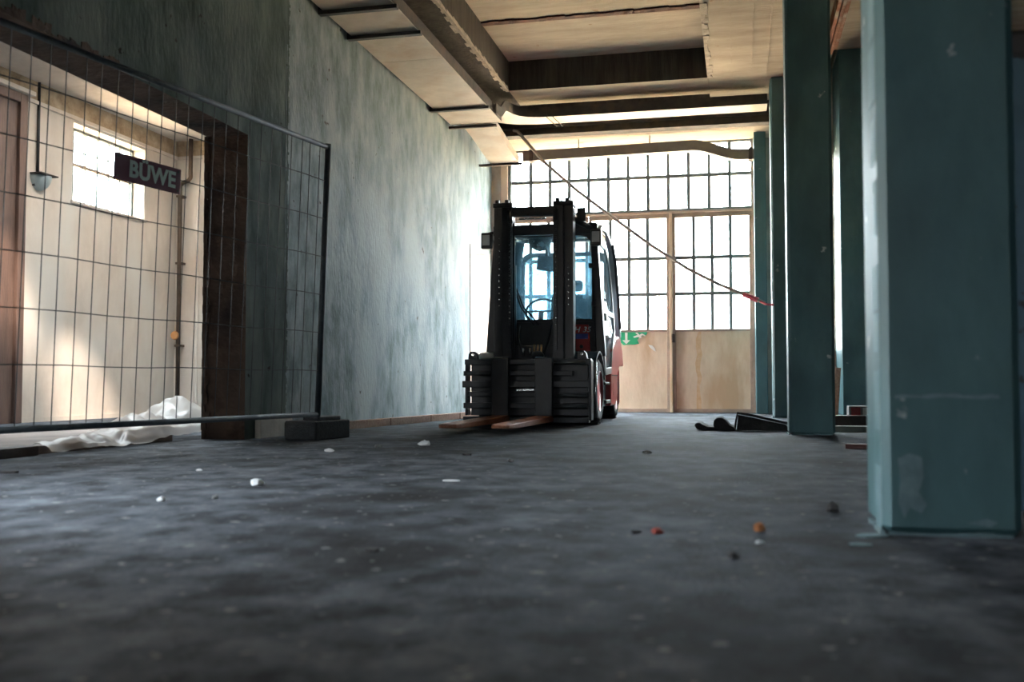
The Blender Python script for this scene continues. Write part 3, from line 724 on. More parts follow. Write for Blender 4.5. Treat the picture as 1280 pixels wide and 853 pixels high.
fv = []; ff = []; NX, NY = 110, 44; random.seed(11)
for j in range(NY + 1):
    for i in range(NX + 1):
        s_ = i / NX; t_ = j / NY                      # s along the opening, t from the hall side to the room side
        y = 5.0 + 2.38 * s_; front = -3.87 + .04 * math.sin(s_ * 7) * (1 - s_) - .12 * s_; depth = .12 + .62 * min(1, max(0, (s_ - .12) * 1.5))
        x = front - depth * t_
        base = .056 if x < -4.05 else .056 * max(0, min(1, (-3.93 - x) / .1))
        hump = .20 * math.exp(-((s_ - .91) / .10) ** 2) * math.exp(-((t_ - .55) / .38) ** 2) + .10 * math.exp(-((s_ - .62) / .14) ** 2) * math.exp(-((t_ - .5) / .35) ** 2) + .055 * math.exp(-((s_ - .08) / .1) ** 2) * math.exp(-((t_ - .55) / .4) ** 2)
        wr_ = .055 * (1 - abs(noise.noise((x * 5, y * 3.2, 3))) * 2.2) * .6 + .05 * abs(noise.noise((x * 3 + y * 5, y * 1.8, 7))) + .02 * abs(noise.noise((x * 14, y * 9, 1)))
        edge = min(1, min(t_, 1 - t_) * 5 + .15)
        fv.append((x + .03 * noise.noise((y * 6, x * 3, 9)), y + .03 * noise.noise((x * 6, y * 4, 4)), base + .006 + hump + max(0, wr_) * (.35 + .65 * edge)))
for j in range(NY):
    for i in range(NX):
        a = j * (NX + 1) + i; ff.append((a, a + 1, a + NX + 2, a + NX + 1))
fo = MB().add(fv, ff).build('plastic_film', M_film, smooth=True)
tag(fo, 'crumpled milky plastic film lying on the boards in the opening', 'plastic film')

# timber laths along the foot of the left wall
random.seed(5)
A = Vector((-3.50, 8.42)); Bq = Vector((-3.12, 12.3)); dv = (Bq - A)
segs = [(0, .24, 'short lath segment nearest the fence foot along the left wall'), (.245, .50, 'second lath along the foot of the left wall'), (.505, .72, 'third lath along the foot of the left wall'), (.725, 1.0, 'last lath along the left wall running behind the forklift')]
for a, b, lab in segs:
    p = A + dv * a; q = A + dv * b
    plank('timber_lath', p.x, p.y, q.x, q.y, .07, .072, 0, M_wood, lab, 'lath', 'laths along the left wall')
plank('base_block', -3.57, 6.95, -3.57, 7.5, .05, .16, 0, M_bwall, 'pale plaster block at the wall base behind the fence', 'block')

# ------------------------------------------------------------------ exit sign on the middle leaf
es = empty('exit_sign', (-1.545, BK + .014, 1.06)); tag(es, 'torn green emergency exit sign with white arrow on the gate', 'sign')
poly = [(-.25, .10), (.25, .10), (.235, .055), (.20, .04), (.14, .03), (.10, -.02), (.125, -.07), (.06, -.085), (-.02, -.085), (-.10, -.09), (-.125, -.06), (-.16, -.075), (-.21, -.08), (-.25, -.06)]
MB().prism(poly, 'Y', -.003, .002).build('plate', M_green, es)
MB().prism([(-.235, .088), (-.145, .088), (-.145, -.055), (-.165, -.045), (-.19, -.06), (-.225, -.05)], 'Y', -.005, -.003).build('door_pictogram', M_white, es)
MB().prism([(-.075, .09), (-.04, .09), (-.04, -.02), (.0, -.02), (-.058, -.078), (-.115, -.02), (-.075, -.02)], 'Y', -.005, -.003).build('arrow', M_white, es)
MB().prism([(.07, .085), (.10, .09), (.135, .055), (.165, .075), (.20, .06), (.225, .04), (.21, .032), (.18, .05), (.155, .035), (.165, .012), (.14, .008), (.115, .025), (.06, .012), (.04, .03), (.085, .045), (.11, .055)], 'Y', -.005, -.003).build('running_figure', M_white, es)
MB().prism([(.26, -.09), (.32, -.10), (.36, -.15), (.365, -.19), (.33, -.17), (.28, -.13)], 'Y', -.004, .002).build('torn_scrap', M_white, es)

# ------------------------------------------------------------------ things on the floor at the right
rm = empty('rubber_sheet', (.0, 9.0, 0)); tag(rm, 'folded black rubber sheet with curled ends beside the second column', 'rubber sheet')
prof = [(-.30, .004), (-.2, .004), (-.12, .004), (-.045, .010), (-.035, .08), (-.022, .150), (.05, .138), (.2, .105), (.38, .065), (.55, .035)]
th = .014; up = []; 
for i, (x, z) in enumerate(prof):
    a = prof[max(0, i - 1)]; b = prof[min(len(prof) - 1, i + 1)]; dx, dz = b[0] - a[0], b[1] - a[1]; l = math.hypot(dx, dz); up.append((x - dz / l * th, z + dx / l * th))
k = len(prof); m = MB()
for (ya, yb) in ((0, .16), (.16, .38)):
    v = []
    for yy, sc in ((ya, 1), (yb, .93)):
        v += [(x * sc, yy, max(.002, z * sc)) for x, z in prof] + [(x * sc, yy, max(.003, z * sc)) for x, z in up]
    m.add(v, [(i, i + 1, 2 * k + i + 1, 2 * k + i) for i in range(k - 1)] + [(k + i, 3 * k + i, 3 * k + i + 1, k + i + 1) for i in range(k - 1)] + [(i, k + i, k + i + 1, i + 1) for i in range(k - 1)] + [(2 * k + i, 2 * k + i + 1, 3 * k + i + 1, 3 * k + i) for i in range(k - 1)])
m.build('sheet', M_tarp, rm)
MB().prism([(-.40, .045), (-.385, .066), (-.355, .07), (-.33, .055), (-.29, .035), (-.22, .03), (-.22, .005), (-.34, .005), (-.385, .018)], 'Y', -.01, .36).build('curled_end', M_tarp, rm, bevel=.008)
MB().prism([(-.235, .05), (-.23, .09), (-.20, .115), (-.155, .115), (-.125, .09), (-.09, .045), (-.045, .025), (-.045, .005), (-.19, .005), (-.225, .022)], 'Y', -.015, .36).build('curled_end', M_tarp, rm, bevel=.008)
MB().prism([(-.035, .004), (-.022, .14), (.05, .13), (.2, .095), (.38, .058), (.44, .004)], 'Y', .004, .02).build('folded_flap', M_tarp, rm)

plank('pale_plank', .70, 9.0, 1.75, 9.15, .12, .05, .0, M_bwall, 'pale plank on the floor behind the second column', 'plank')
plank('dark_beam', .66, 9.35, 1.75, 9.45, .14, .13, .0, M_dwood, 'dark timber on the floor behind the pale plank', 'timber')
plank('red_board', .66, 6.75, 1.35, 6.62, .10, .03, 0, pmat('dark_red_board', (.05, .014, .012), (.085, .025, .02), 7, .7), 'dark red board on the floor near the first column', 'board')
bx = empty('carton', (1.10, 9.62, 0)); tag(bx, 'printed carton with a pale label beyond the dark timber', 'carton')
MB().box((-.14, -.1, 0), (.22, .1, .21)).build('box', pmat('dull_carton', (.2, .17, .16), (.3, .26, .24), 5, .8), bx, bevel=.006)
MB().box((-.02, -.104, .13), (.17, -.1, .195)).build('pale_label', M_white, bx)
MB().box((-.12, -.104, .12), (-.04, -.1, .2)).build('red_label', M_darkred, bx)
cr_ = MB(); random.seed(2)
cr_.lathe([(.0, .0), (.12, .0), (.13, .03), (.10, .06), (.05, .10), (.0, .11)], (.78, 9.68, 0), 'Z', 9)
cr_.v = [(x + random.uniform(-.02, .02), y + random.uniform(-.02, .02), max(0, z + (random.uniform(-.015, .015) if z > .01 else 0))) for x, y, z in cr_.v]
tag(cr_.build('crumpled_rag', M_stone), 'crumpled grey rag beside the carton', 'rag')
lb = MB().prism([(-.05, 0), (.04, 0), (.09, .62), (.02, .62)], 'Y', -.015, .015).build('leaning_board', M_wood, bevel=.003); lb.location = (1.18, 13.42, .0); lb.rotation_euler = (R(-6), 0, 0)
tag(lb, 'brown offcut leaning against the tall pilaster', 'board')
bp_ = MB(); bp_.box((-.06, -.05, 0), (.14, .03, 1.58)); bp_.cyl((.02, -.05, .25), (.02, -.075, .25), .02); bpo = empty('blue_steel_post', (.93, 3.62, 0)); bp_.build('post', M_blue, bpo, bevel=.02, seg=3)
MB().box((-.07, -.06, 1.50), (.15, .04, 1.6)).build('worn_cap', M_black, bpo, bevel=.02); tag(bpo, 'chipped blue steel post at the right edge behind the nearest column', 'post')

# debris: each bit its own thing
def bit(name, x, y, r, h, mat, label, cat, seed, flat=False, rot=0):
    random.seed(seed); m = MB()
    if flat:
        pts = [(r * random.uniform(.75, 1.1) * math.cos(R(a)), r * .6 * random.uniform(.75, 1.1) * math.sin(R(a))) for a in range(0, 360, 45)]
        m.prism(pts, 'Z', 0.001, h)
    else:
        m.lathe([(r * .8, 0), (r, h * .35), (r * .75, h * .8), (r * .2, h)], (0, 0, 0), 'Z', 7)
        m.v = [(a * random.uniform(.7, 1.2), b * random.uniform(.5, 1.1), c * random.uniform(.8, 1.15) if c > 0 else 0) for a, b, c in m.v]
    o = m.build(name, mat); o.location = (x, y, 0); o.rotation_euler.z = R(rot); tag(o, label, cat)


bit('plaster_chip', -1.94, 3.77, .032, .026, M_paper, 'white plaster chip in the left foreground', 'plaster chip', 1)
bit('paper_scrap', -1.21, 4.11, .036, .006, M_paper, 'flat white paper scrap on the floor before the forklift', 'paper scrap', 2, True, 12)
bit('plaster_chip', -2.52, 4.32, .016, .010, M_paper, 'tiny white chip near the plastic film', 'plaster chip', 3)
bit('plaster_chip', -2.01, 3.19, .016, .016, M_paper, 'small pale chip nearest the lower left', 'plaster chip', 4)
bit('pebble', -1.86, 3.30, .014, .014, M_stone, 'small grey pebble right of the lower left chip', 'pebble', 5)
bit('plaster_chip', -2.08, 6.43, .045, .035, M_paper, 'pale rubble piece in the middle of the floor towards the forks', 'rubble', 6)
bit('plaster_chip', -2.45, 5.70, .035, .02, M_paper, 'white chip on the floor in front of the fence foot', 'plaster chip', 7)
bit('plaster_chip', -2.30, 6.15, .03, .02, M_stone, 'grey chip between fence foot and forks', 'rubble', 8)
bit('dark_splinter', -3.32, 4.01, .05, .012, M_darkstone, 'dark splinter at the left edge of the floor', 'splinter', 9, True, 20)
bit('red_bit', -.23, 2.82, .018, .016, M_redbit, 'small red brick bit in the middle foreground', 'brick bit', 10)
bit('dark_bit', -.29, 2.82, .017, .008, M_darkstone, 'flat dark bit left of the red brick bit', 'rubble', 11)
bit('orange_bit', .05, 2.93, .020, .024, M_orange, 'orange brown bit in front of the nearest column', 'leaf', 12)
bit('plaster_chip', .045, 2.70, .012, .010, M_paper, 'small pale chip below the orange bit', 'plaster chip', 13)
bit('dark_bit', -.02, 2.46, .017, .014, M_darkstone, 'round dark bit at the lower centre right', 'rubble', 14)
bit('dark_bit', .29, 3.43, .022, .03, M_darkstone, 'dark lump beside the nearest column', 'rubble', 15)
bit('dark_bit', -.90, 2.36, .022, .008, M_darkstone, 'flat dark bit in the left centre foreground', 'rubble', 16, True)
bit('plaster_crumb', .345, 2.90, .055, .004, M_lip, 'pale plaster crumbs at the foot of the nearest column', 'plaster crumbs', 17, True, 40)
bit('plaster_crumb', .30, 2.74, .035, .003, M_lip, 'pale crumb just before the nearest column', 'plaster crumbs', 18, True, 10)
bit('pebble', -1.2, 5.2, .02, .016, M_stone, 'grey pebble in the middle distance before the forklift', 'pebble', 19)
bit('pebble', -.55, 6.0, .03, .018, M_stone, 'grey pebble on the floor left of the second column', 'pebble', 20)
bit('dark_bit', -1.55, 5.6, .03, .012, M_darkstone, 'flat dark bit in front of the forks', 'rubble', 21, True)
# ================================================================== FORKLIFT (origin: floor, between the front wheels; front towards -y)
fk = empty('forklift', (-2.0, 10.05, 0)); tag(fk, 'red and black forklift truck with closed cab facing the viewer', 'forklift')
Y0 = 10.05


def wheel(x, y, r, wd, side):
    wm = MB(); h = wd / 2
    wm.lathe([(r * .62, -h), (r * .86, -h), (r * .97, -h * .8), (r, -h * .5), (r, h * .5), (r * .97, h * .8), (r * .86, h), (r * .62, h), (r * .60, 0), (r * .62, -h)], (0, 0, 0), 'X', 32, cap=False)
    o = wm.build('wheel', M_tyre, fk, smooth=True); o.location = (x, y, r); o['label'] = 'black tyre with red rim'
    t = MB(); t.lathe([(r * .64, h * .98 * side), (r * .60, h * 1.02 * side), (r * .56, h * .75 * side), (r * .30, h * .55 * side), (r * .26, h * .9 * side), (0, h * .9 * side)], (0, 0, 0), 'X', 24)
    t.build('rim', M_rim, o, smooth=True)
    nt_ = MB()
    for k in range(6):
        a = k * math.pi / 3; nt_.cyl((h * .55 * side, r * .42 * math.cos(a), r * .42 * math.sin(a)), (h * .75 * side, r * .42 * math.cos(a), r * .42 * math.sin(a)), r * .05, 6)
    nt_.build('wheel_nuts', M_chrome, o)['kind'] = 'stuff'
    tr = MB()
    for k in range(20):
        a = k * math.pi / 10
        for s_ in (-1, 1):
            M_ = Matrix.Rotation(a, 4, 'X'); tr.box((s_ * h * .08 if s_ > 0 else -h * .92, -.016, r * .985), (h * .92 if s_ > 0 else -h * .08, .016, r * 1.012), 0, M_)
    tr.build('tread', M_tyre, o)['kind'] = 'stuff'


wheel(-.50, 0, .335, .23, -1); wheel(.50, 0, .335, .23, 1)
wheel(-.47, 1.72, .275, .20, -1); wheel(.47, 1.72, .275, .20, 1)

# chassis and fenders
ch = MB(); ch.box((-.38, -.05, .07), (.38, 2.0, .55)); ch.box((-.56, .46, .16), (.56, 1.36, .50)); ch.build('chassis', M_fk, fk, bevel=.03)
for s_ in (-1, 1):
    pts = []
    for a in range(-35, 181, 18): pts.append((.42 * -math.cos(R(a)), .345 + .40 * math.sin(R(a))))
    inn = [(y * .95, .345 + (z - .345) * .95) for y, z in pts]
    f = MB(); x0, x1 = (.36, .615) if s_ > 0 else (-.615, -.36)
    poly = [p for p in pts if p[1] > .40] ; 
    f.prism(poly + [(q[0] * .94, .345 + (q[1] - .345) * .94) for q in poly][::-1], 'X', x0, x1)
    f.build('fender', M_fk, fk, smooth=False)
    # side step and side cover (red) between the axles
    MB().box((s_ * .56 if s_ > 0 else -.62, .46, .20), (.62 if s_ > 0 else -.56, .82, .24)).build('step', M_fk, fk, bevel=.008)
    MB().box((s_ * .57 if s_ > 0 else -.61, .46, .40), (.61 if s_ > 0 else -.57, .82, .43)).build('step', M_fk, fk, bevel=.006)
    sc = MB(); x0, x1 = (.54, .62) if s_ > 0 else (-.62, -.54)
    sc.prism([(.84, .17), (1.30, .17), (1.42, .30), (1.46, .52), (1.62, .60), (1.80, .62), (2.05, .62), (1.95, .80), (1.72, .98), (1.30, .94), (.98, .80), (.86, .55)], 'X', x0, x1)
    o = sc.build('side_cover', M_red, fk, bevel=.02, seg=3); o['label'] = 'glossy red side cover'
    MB().box((x1 if s_ > 0 else x0 - .003, .90, .50), (x1 + .003 if s_ > 0 else x0, 1.42, .512)).build('panel_gap', M_fk, o)
    MB().box((x1 if s_ > 0 else x0 - .003, 1.0, .28), (x1 + .003 if s_ > 0 else x0, 1.24, .42)).build('access_plate', M_red, o, bevel=.002)
cw = MB(); cw.prism([(-.60, 1.35), (.60, 1.35), (.61, 1.9), (.54, 2.30), (.36, 2.46), (-.36, 2.46), (-.54, 2.30), (-.61, 1.9)], 'Z', .62, 1.02)
cw.v = [(x * (.84 if z > 1 else 1), 1.9 + (y - 1.9) * (.9 if z > 1 else 1), z) for x, y, z in cw.v]
cw.prism([(-.58, 1.99), (.58, 1.99), (.52, 2.28), (.34, 2.42), (-.34, 2.42), (-.52, 2.28)], 'Z', .14, .615)
o = cw.build('counterweight', M_red, fk, bevel=.05, seg=3); o['label'] = 'red rounded counterweight'
MB().box((-.5, .5, .55), (.5, 1.5, .92)).build('engine_hood', M_fk, fk, bevel=.05)

# cab: front is at y=.20, rear at 1.75; sides lean in towards the roof
def lerp(a, b, t): return a + (b - a) * t
def cabx(z): return lerp(.64, .555, min(1, max(0, (z - .72) / 1.25)))
for s_ in (-1, 1):
    # front pillar: foot further out, leaning in to the roof
    fp = MB().prism([(s_ * cabx(.70), .70), (s_ * (cabx(.70) - .10), .70), (s_ * (cabx(1.95) - .07), 1.95), (s_ * cabx(1.95), 1.95)], 'Y', .22, .34); fp.build('front_pillar', M_fk, fk, bevel=.012)
    # curved side hoop from the front roof corner over to the rear
    hoop = [(s_ * .565, .24, 1.93), (s_ * .565, .30, 2.02), (s_ * .56, .45, 2.08), (s_ * .555, .75, 2.10), (s_ * .555, 1.05, 2.06), (s_ * .56, 1.28, 1.95), (s_ * .57, 1.42, 1.75), (s_ * .585, 1.55, 1.40), (s_ * .60, 1.64, 1.05), (s_ * .605, 1.66, .95)]
    MB().sweep(hoop, [(-.03, -.03), (.03, -.03), (.03, .03), (-.03, .03)]).build('roof_hoop', M_fgrey, fk, bevel=.012)
    # thin black exhaust-like guard rail outside the hoop
    MB().tube([(s_ * .60, 1.18, 1.98), (s_ * .61, 1.36, 1.80), (s_ * .62, 1.52, 1.42), (s_ * .63, 1.62, 1.05)], .018, 8).build('rear_guard_tube', M_fk, fk, smooth=True)
    # door
    d = empty('cab_door', (0, 0, 0)); d.parent = fk
    out = [(.36, .50), (.84, .52), (1.02, .78), (1.36, 1.0), (1.34, 1.55), (1.22, 1.84), (1.0, 1.98), (.40, 1.99)]
    cx_ = sum(p[0] for p in out) / 8; cz_ = sum(p[1] for p in out) / 8
    inn = [(lerp(cx_, p[0], .87), lerp(cz_, p[1], .90)) for p in out]
    def leanring(outer, inner, t):
        m_ = MB().ring(outer, inner, 'X', 0, t); m_.v = [(s_ * (cabx(z) - .045 + x), y, z) for x, y, z in m_.v]; return m_
    leanring(out, inn, .03).build('door_frame', M_fgrey, d, bevel=.006)
    g = MB().prism(inn, 'X', .012, .018); g.v = [(s_ * (cabx(z) - .045 + x), y, z) for x, y, z in g.v]; g.build('door_glass', M_sideglass, d)
    b_ = MB().box((.0, .40, 1.16), (.035, 1.33, 1.21)); b_.v = [(s_ * (cabx(z) - .045 + x), y, z) for x, y, z in b_.v]; b_.build('door_rail', M_fgrey, d)
    h_ = MB().box((.03, .44, 1.08), (.055, .60, 1.16)); h_.v = [(s_ * (cabx(z) - .045 + x), y, z) for x, y, z in h_.v]; h_.build('door_handle', M_white, d, bevel=.006)
    # hinge lugs on the pillar
    for z in (1.22, 1.62): MB().box((s_ * (cabx(z) - .085) - .025, .205, z), (s_ * (cabx(z) - .085) + .025, .225, z + .05)).build('hinge', M_fk, fk, bevel=.004)
# roof
rf = MB().ring([(-.56, .22), (.56, .22), (.56, 1.25), (-.56, 1.25)], [(-.46, .32), (.46, .32), (.46, 1.15), (-.46, 1.15)], 'Z', 2.04, 2.10); rf.build('roof_frame', M_fk, fk, bevel=.015)
for y in (.5, .72, .94): MB().box((-.46, y, 2.05), (.46, y + .03, 2.09)).build('roof_bar', M_fk, fk)
MB().box((-.46, .32, 2.095), (.46, 1.15, 2.10)).build('roof_glass', M_sideglass, fk)
# front header with rounded upper corners
hd = MB(); hd.box((-.56, .215, 1.985), (.56, .33, 2.06)); hd.box((-.14, .20, 2.06), (.14, .30, 2.085)); hd.build('front_header', M_fk, fk, bevel=.02)
# windscreen with rounded top corners
def rounded(x0, x1, z0, z1, r):
    p = []
    for cx, cz, a0 in ((x1 - r, z1 - r, 0), (x0 + r, z1 - r, 90)):
        for k in range(6): a = R(a0 + 18 * k); p.append((cx + r * math.cos(a), cz + r * math.sin(a)))
    return p + [(x0, z0), (x1, z0)]
o_ = rounded(-.56, .56, 1.06, 2.0, .10); i_ = rounded(-.50, .50, 1.09, 1.965, .12)
ws_ = MB().ring(o_, i_, 'Y', .225, .25).build('windscreen_frame', M_fk, fk)
MB().prism(i_, 'Y', .234, .240).build('windscreen', M_cabglass, fk)
o_ = rounded(-.53, .53, .98, 1.95, .14); i_ = rounded(-.47, .47, 1.03, 1.90, .12)
MB().ring(o_, i_, 'Y', 1.40, 1.44).build('rear_window_frame', M_fgrey, fk)
MB().prism(i_, 'Y', 1.415, 1.42).build('rear_window', M_cabglass, fk)
# wipers
for x0, x1 in ((-.16, -.30), (-.11, -.30)):
    wp = MB().tube([(x0 + .05, .20, 1.02), (x0 - .02, .21, 1.12), ((x0 + x1) / 2 - .02, .212, 1.22), (x1, .214, 1.36 if x0 < -.13 else 1.42)], .010, 6); wp.build('wiper', M_fk, fk)
# front cowl below the windscreen
MB().prism([(-.62, .70), (.62, .70), (.585, 1.07), (-.585, 1.07)], 'Y', .24, .40).build('front_cowl', M_fk, fk, bevel=.01)
for s_ in (-1, 1):
    x0, x1 = (.285, .485) if s_ > 0 else (-.57, -.40)
    cp_ = MB().prism([(x0, .74), (x1, .74), (x1 - (.02 if s_ > 0 else 0), 1.03), (x0 + .03, 1.03)], 'Y', .222, .245).build('red_cowl_panel', M_darkred, fk, bevel=.008); cp_['label'] = 'dark red front panel'
    if s_ > 0:
        MB().box((.33, .219, .88), (.46, .223, .935)).build('blue_sticker', M_blue_st, cp_)
        TM = Matrix(((1, 0, 0), (0, 0, -1), (0, 1, 0))).to_4x4(); TM.translation = (.40, .219, .975)
        text_part('lettering', 'H 35', .080, M_letter, cp_, TM, offset=.001, shear=.25, spacing=1.1)
        MB().cyl((.39, .224, .80), (.39, .215, .80), .02, 10).build('lock_cap', M_black, cp_)
# interior: seat, wheel, monitor, ceiling dome lamp
st = empty('driver_seat', (.12, .95, .92)); st.parent = fk
MB().box((-.25, -.25, 0), (.25, .22, .13)).build('seat_cushion', M_seat, st, bevel=.05, seg=3)
MB().prism([(.14, .10), (.26, .10), (.36, .50), (.26, .52)], 'X', -.24, .24).build('seat_back', M_seat, st, bevel=.045, seg=3)
MB().box((-.13, .24, .55), (.13, .34, .68)).build('headrest', M_seat, st, bevel=.04, seg=3)
sw_ = MB(); 
sw_.tube([(-.1 + .17 * math.cos(R(a)), .55 + .09 * math.sin(R(a)), 1.20 + .14 * math.sin(R(a))) for a in range(0, 361, 20)], .014, 8, cap=False)
sw_.tube([(-.1, .45, .95), (-.1, .54, 1.19)], .03, 8); sw_.bar((-.26, .55, 1.2), (.06, .55, 1.2), .02, .02); sw_.build('steering_wheel', M_fk, fk, smooth=True)
dm = MB().lathe([(.001, -.14), (.06, -.125), (.105, -.085), (.125, -.03), (.13, 0), (.001, 0)], (-.085, .42, 1.975), 'Z', 18).build('convex_mirror', M_fk, fk, smooth=True)
mo = MB().prism([(-.16, 1.66), (.06, 1.63), (.08, 1.70), (.05, 1.80), (-.14, 1.81)], 'Y', .56, .64).build('monitor', M_fk, fk, bevel=.01)
MB().bar((-.05, .6, 1.80), (-.05, .6, 2.05), .03, .03).build('monitor_arm', M_fk, fk)
MB().tube([(-.28, .30, 1.92), (-.32, .36, 1.75), (-.34, .36, 1.45), (-.34, .36, 1.1)], .05, 8).build('inner_pillar_trim', M_fgrey, fk, smooth=True)
MB().box((-.06, 1.30, 1.10), (.08, 1.38, 1.90)).build('rear_light_strip', M_fgrey, fk, bevel=.01)

# work lights on arms
for s_, x in ((-1, -.60), (1, .565)):
    l = empty('work_light', (x, .10, 1.92)); l.parent = fk
    MB().box((-.055, -.03, -.085), (.055, .05, .085)).build('lamp_housing', M_fk, l, bevel=.012)
    MB().box((-.04, -.034, -.05), (.04, -.03, .06)).build('lens', M_lens, l, bevel=.006)
    MB().tube([(0, .04, .05), (0, .12, .1), (-s_ * .05, .18, .12)], .014, 8).build('lamp_arm', M_fk, l)
# small mirror plates above the right pillar
MB().box((.40, -.12, 2.06), (.49, -.10, 2.20)).build('mirror', M_fk, fk, bevel=.01)
MB().bar((.42, -.10, 2.10), (.50, .22, 2.05), .02, .02).build('mirror_arm', M_fk, fk)
# tilt cylinders above the cab roof line (from mast head to roof corners)
for s_ in (-1, 1):
    tcyl = MB().cyl((s_ * .37, -.16, 2.08), (s_ * .48, .26, 2.05), .032, 12); tcyl.build('tilt_cylinder', M_fk, fk, smooth=True)

# mast
ms = empty('mast', (-.01, -.30, 0)); ms.parent = fk
def channel(x0, x1, y0, y1, z0, z1, open_in):
    """C channel standing upright; open towards open_in (+1/-1 in x)"""
    t = .022; m_ = MB(); m_.box((x0, y0, z0), (x1, y0 + t, z1)); m_.box((x0, y1 - t, z0), (x1, y1, z1))
    if open_in > 0: m_.box((x0, y0 + t, z0), (x0 + t, y1 - t, z1))
    else: m_.box((x1 - t, y0 + t, z0), (x1, y1 - t, z1))
    return m_
for s_ in (-1, 1):
    a, b = (-.41, -.30) if s_ < 0 else (.29, .40)
    channel(a, b, 0, .16, .10, 2.22, -s_).build('outer_upright', M_mast, ms, bevel=.004)
    a, b = (-.32, -.215) if s_ < 0 else (.205, .31)
    channel(a, b, -.04, .11, .12, 2.24, -s_).build('inner_upright', M_mast, ms, bevel=.004)
    MB().cyl((s_ * .25, .14, .15), (s_ * .25, .14, 1.62), .042, 14).build('lift_cylinder', M_mast, ms, smooth=True)
    MB().cyl((s_ * .25, .14, 1.62), (s_ * .25, .14, 2.15), .028, 12).build('lift_piston', M_chrome, ms, smooth=True)
    # leaf chain with bright pins
    chn = MB(); pin = MB()
    for k in range(64):
        z = .75 + k * .0205; chn.box((s_ * .235 - .012, -.058 + (.004 if k % 2 else 0), z), (s_ * .235 + .012, -.044, z + .017))
        if k % 3 == 0 and .95 < z < 1.8: pin.box((s_ * .235 - .004, -.061, z + .004), (s_ * .235 + .004, -.058, z + .012))
    c_ = chn.build('lift_chain', M_mast, ms); pin.build('chain_pins', M_chrome, c_)['kind'] = 'stuff'; c_['kind'] = 'stuff'
    # bolt column seen on the left outer rail
    bo = MB()
    for k in range(12): bo.cyl((s_ * .355, -.001, 1.20 + k * .062), (s_ * .355, -.006, 1.20 + k * .062), .006, 6)
    bo.build('bolts', M_chrome, ms)['kind'] = 'stuff'
    # head caps and pulleys
    MB().box((s_ * .31 - .10, -.05, 2.19), (s_ * .31 + .10, .16, 2.235)).build('head_plate', M_mast, ms, bevel=.006)
    for dx in (-.07, .03): MB().cyl((s_ * .31 + dx, .02, 2.23), (s_ * .31 + dx, .02, 2.275), .022, 10).build('head_bolt', M_mast, ms)
    MB().lathe([(.0, -.02), (.075, -.02), (.06, 0), (.075, .02), (0, .02)], (s_ * .235, -.02, 2.10), 'X', 16).build('chain_pulley', M_mast, ms, smooth=True)
MB().box((-.22, -.04, 2.10), (.22, .06, 2.19)).build('head_crossbar', M_mast, ms, bevel=.008)
MB().box((-.14, -.048, 2.055), (.13, -.03, 2.08)).build('bright_crossbar', M_chrome, ms, bevel=.005)
MB().box((-.30, .08, 1.92), (.30, .15, 2.02)).build('rear_crossbar', M_mast, ms, bevel=.006)
MB().box((-.34, .10, .62), (.34, .16, .80)).build('middle_crossbar', M_mast, ms, bevel=.006)
MB().box((-.40, .04, .04), (.40, .14, .30)).build('lower_crossbar', M_mast, ms, bevel=.006)
# hydraulic hoses and fittings in the middle
for i, x in enumerate((.02, .055, .09)):
    MB().tube([(x, -.06, .80), (x, -.075, .74), (x + .01, -.09, .66)], .010, 8).build('brass_fitting', M_brass, ms, smooth=True)
for i, x in enumerate((-.09, -.02)):
    MB().cyl((x, -.08, .70), (x, -.08, .765), .011, 8).build('steel_nipple', M_chrome, ms, smooth=True)
for i, x in enumerate((-.17, .16)):
    MB().tube([(x, .10, 1.0), (x, .05, .92), (x * .9, .02, .85), (x * .6, -.04, .70)], .014, 8).build('hydraulic_hose', M_fk, ms, smooth=True)
hv = MB().lathe([(0, -.05), (.05, -.05), (.06, -.02), (.055, .03), (.03, .06), (0, .06)], (.06, -.09, .68), 'X', 12).build('valve_block', M_mast, ms, smooth=True)

# carriage with fork positioner
cg = empty('fork_carriage', (-.02, -.50, 0)); cg.parent = fk
MB().box((-.60, .06, .10), (.58, .12, .66)).build('back_plate', M_mast, cg, bevel=.005)
bars = [(.600, .655, -.64, .62, .04), (.490, .540, -.655, .44, .03), (.375, .440, -.665, .62, .035), (.285, .335, -.62, .62, .0), (.170, .225, -.655, .61, .03), (.035, .090, -.655, .60, .045)]
for (z0, z1, x0, x1, pr0) in bars:
    MB().box((x0, -pr0, z0), (x1, .06, z1)).build('cross_rail', M_mast, cg, bevel=.006)
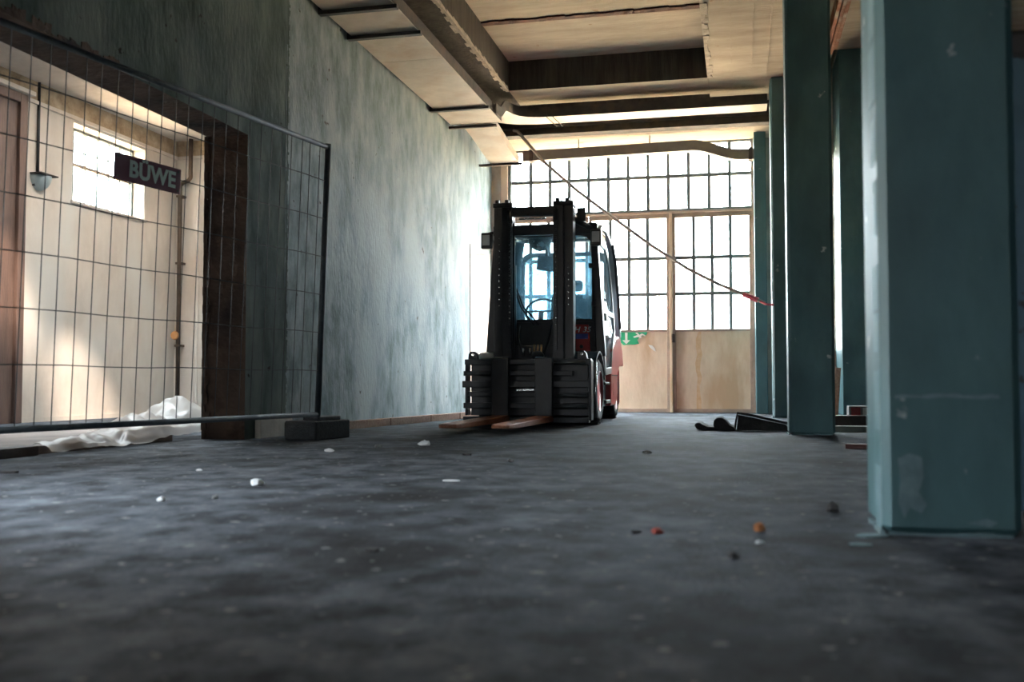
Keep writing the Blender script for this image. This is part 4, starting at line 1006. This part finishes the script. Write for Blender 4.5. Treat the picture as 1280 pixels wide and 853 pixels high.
# pale worn cylinders of the positioner
for z, x0, x1 in ((.515, -.63, -.38), (.195, .26, .58), (.30, .28, .58), (.62, .26, .57)):
    MB().cyl((x0, -.045, z), (x1, -.045, z), .02, 12).build('positioner_rod', pmat('worn_steel_%d' % int(z * 1000), (.07, .078, .082), (.12, .13, .135), 8, .4, metal=.4), cg, smooth=True)
MB().box((.60, -.05, .06), (.625, .10, .64)).build('end_plate', M_mast, cg, bevel=.006)
MB().box((-.64, -.02, .10), (-.615, .10, .62)).build('end_plate', M_mast, cg, bevel=.006)
MB().cyl((.665, -.02, .08), (.665, -.02, .62), .012, 8).build('side_rod', M_chrome, cg, smooth=True)
for x in (-.56, .53):
    lug = MB().prism([(x - .05, .655), (x + .05, .655), (x + .04, .71), (x + .015, .735), (x - .02, .735), (x - .045, .71)], 'Y', -.02, .06).build('lifting_lug', M_mast, cg, bevel=.006)
    MB().cyl((x, -.025, .70), (x, -.02, .70), .014, 10).build('lug_hole', M_chrome, lug)
MB().box((-.12, -.03, .345), (.06, -.02, .36)).build('stamped_plate', M_chrome, cg)
# forks
for x0, x1 in ((-.35, -.18), (.085, .255)):
    f = empty('fork', (0, 0, 0)); f.parent = cg
    MB().prism([(-.05, .085), (-.11, .10), (-.115, .66), (-.085, .675), (-.05, .66)], 'X', x0, x1).build('fork_shank', M_mast, f, bevel=.006)
    bl_ = MB(); yt = -1.93
    # tapered blade with rounded tip
    secs = [(-.05, .045, .105, 1), (-.6, .045, .10, 1), (-1.4, .05, .095, 1), (-1.78, .054, .092, 1), (-1.88, .058, .09, .86), (-1.925, .063, .087, .55)]
    xm = (x0 + x1) / 2; hwid = (x1 - x0) / 2; v = []
    for y, za, zb, s2 in secs:
        v += [(xm - hwid * s2, y, za), (xm + hwid * s2, y, za), (xm + hwid * s2, y, zb), (xm - hwid * s2, y, zb)]
    fs = [(0, 1, 2, 3), tuple(range(len(v) - 4, len(v)))[::-1]]
    for i in range(len(secs) - 1):
        b0 = i * 4
        for j in range(4): fs.append((b0 + j, b0 + (j + 1) % 4, b0 + 4 + (j + 1) % 4, b0 + 4 + j))
    bl_.add(v, fs); o = bl_.build('fork_blade', M_fork, f, bevel=.008); o['label'] = 'rusty orange brown fork blade'
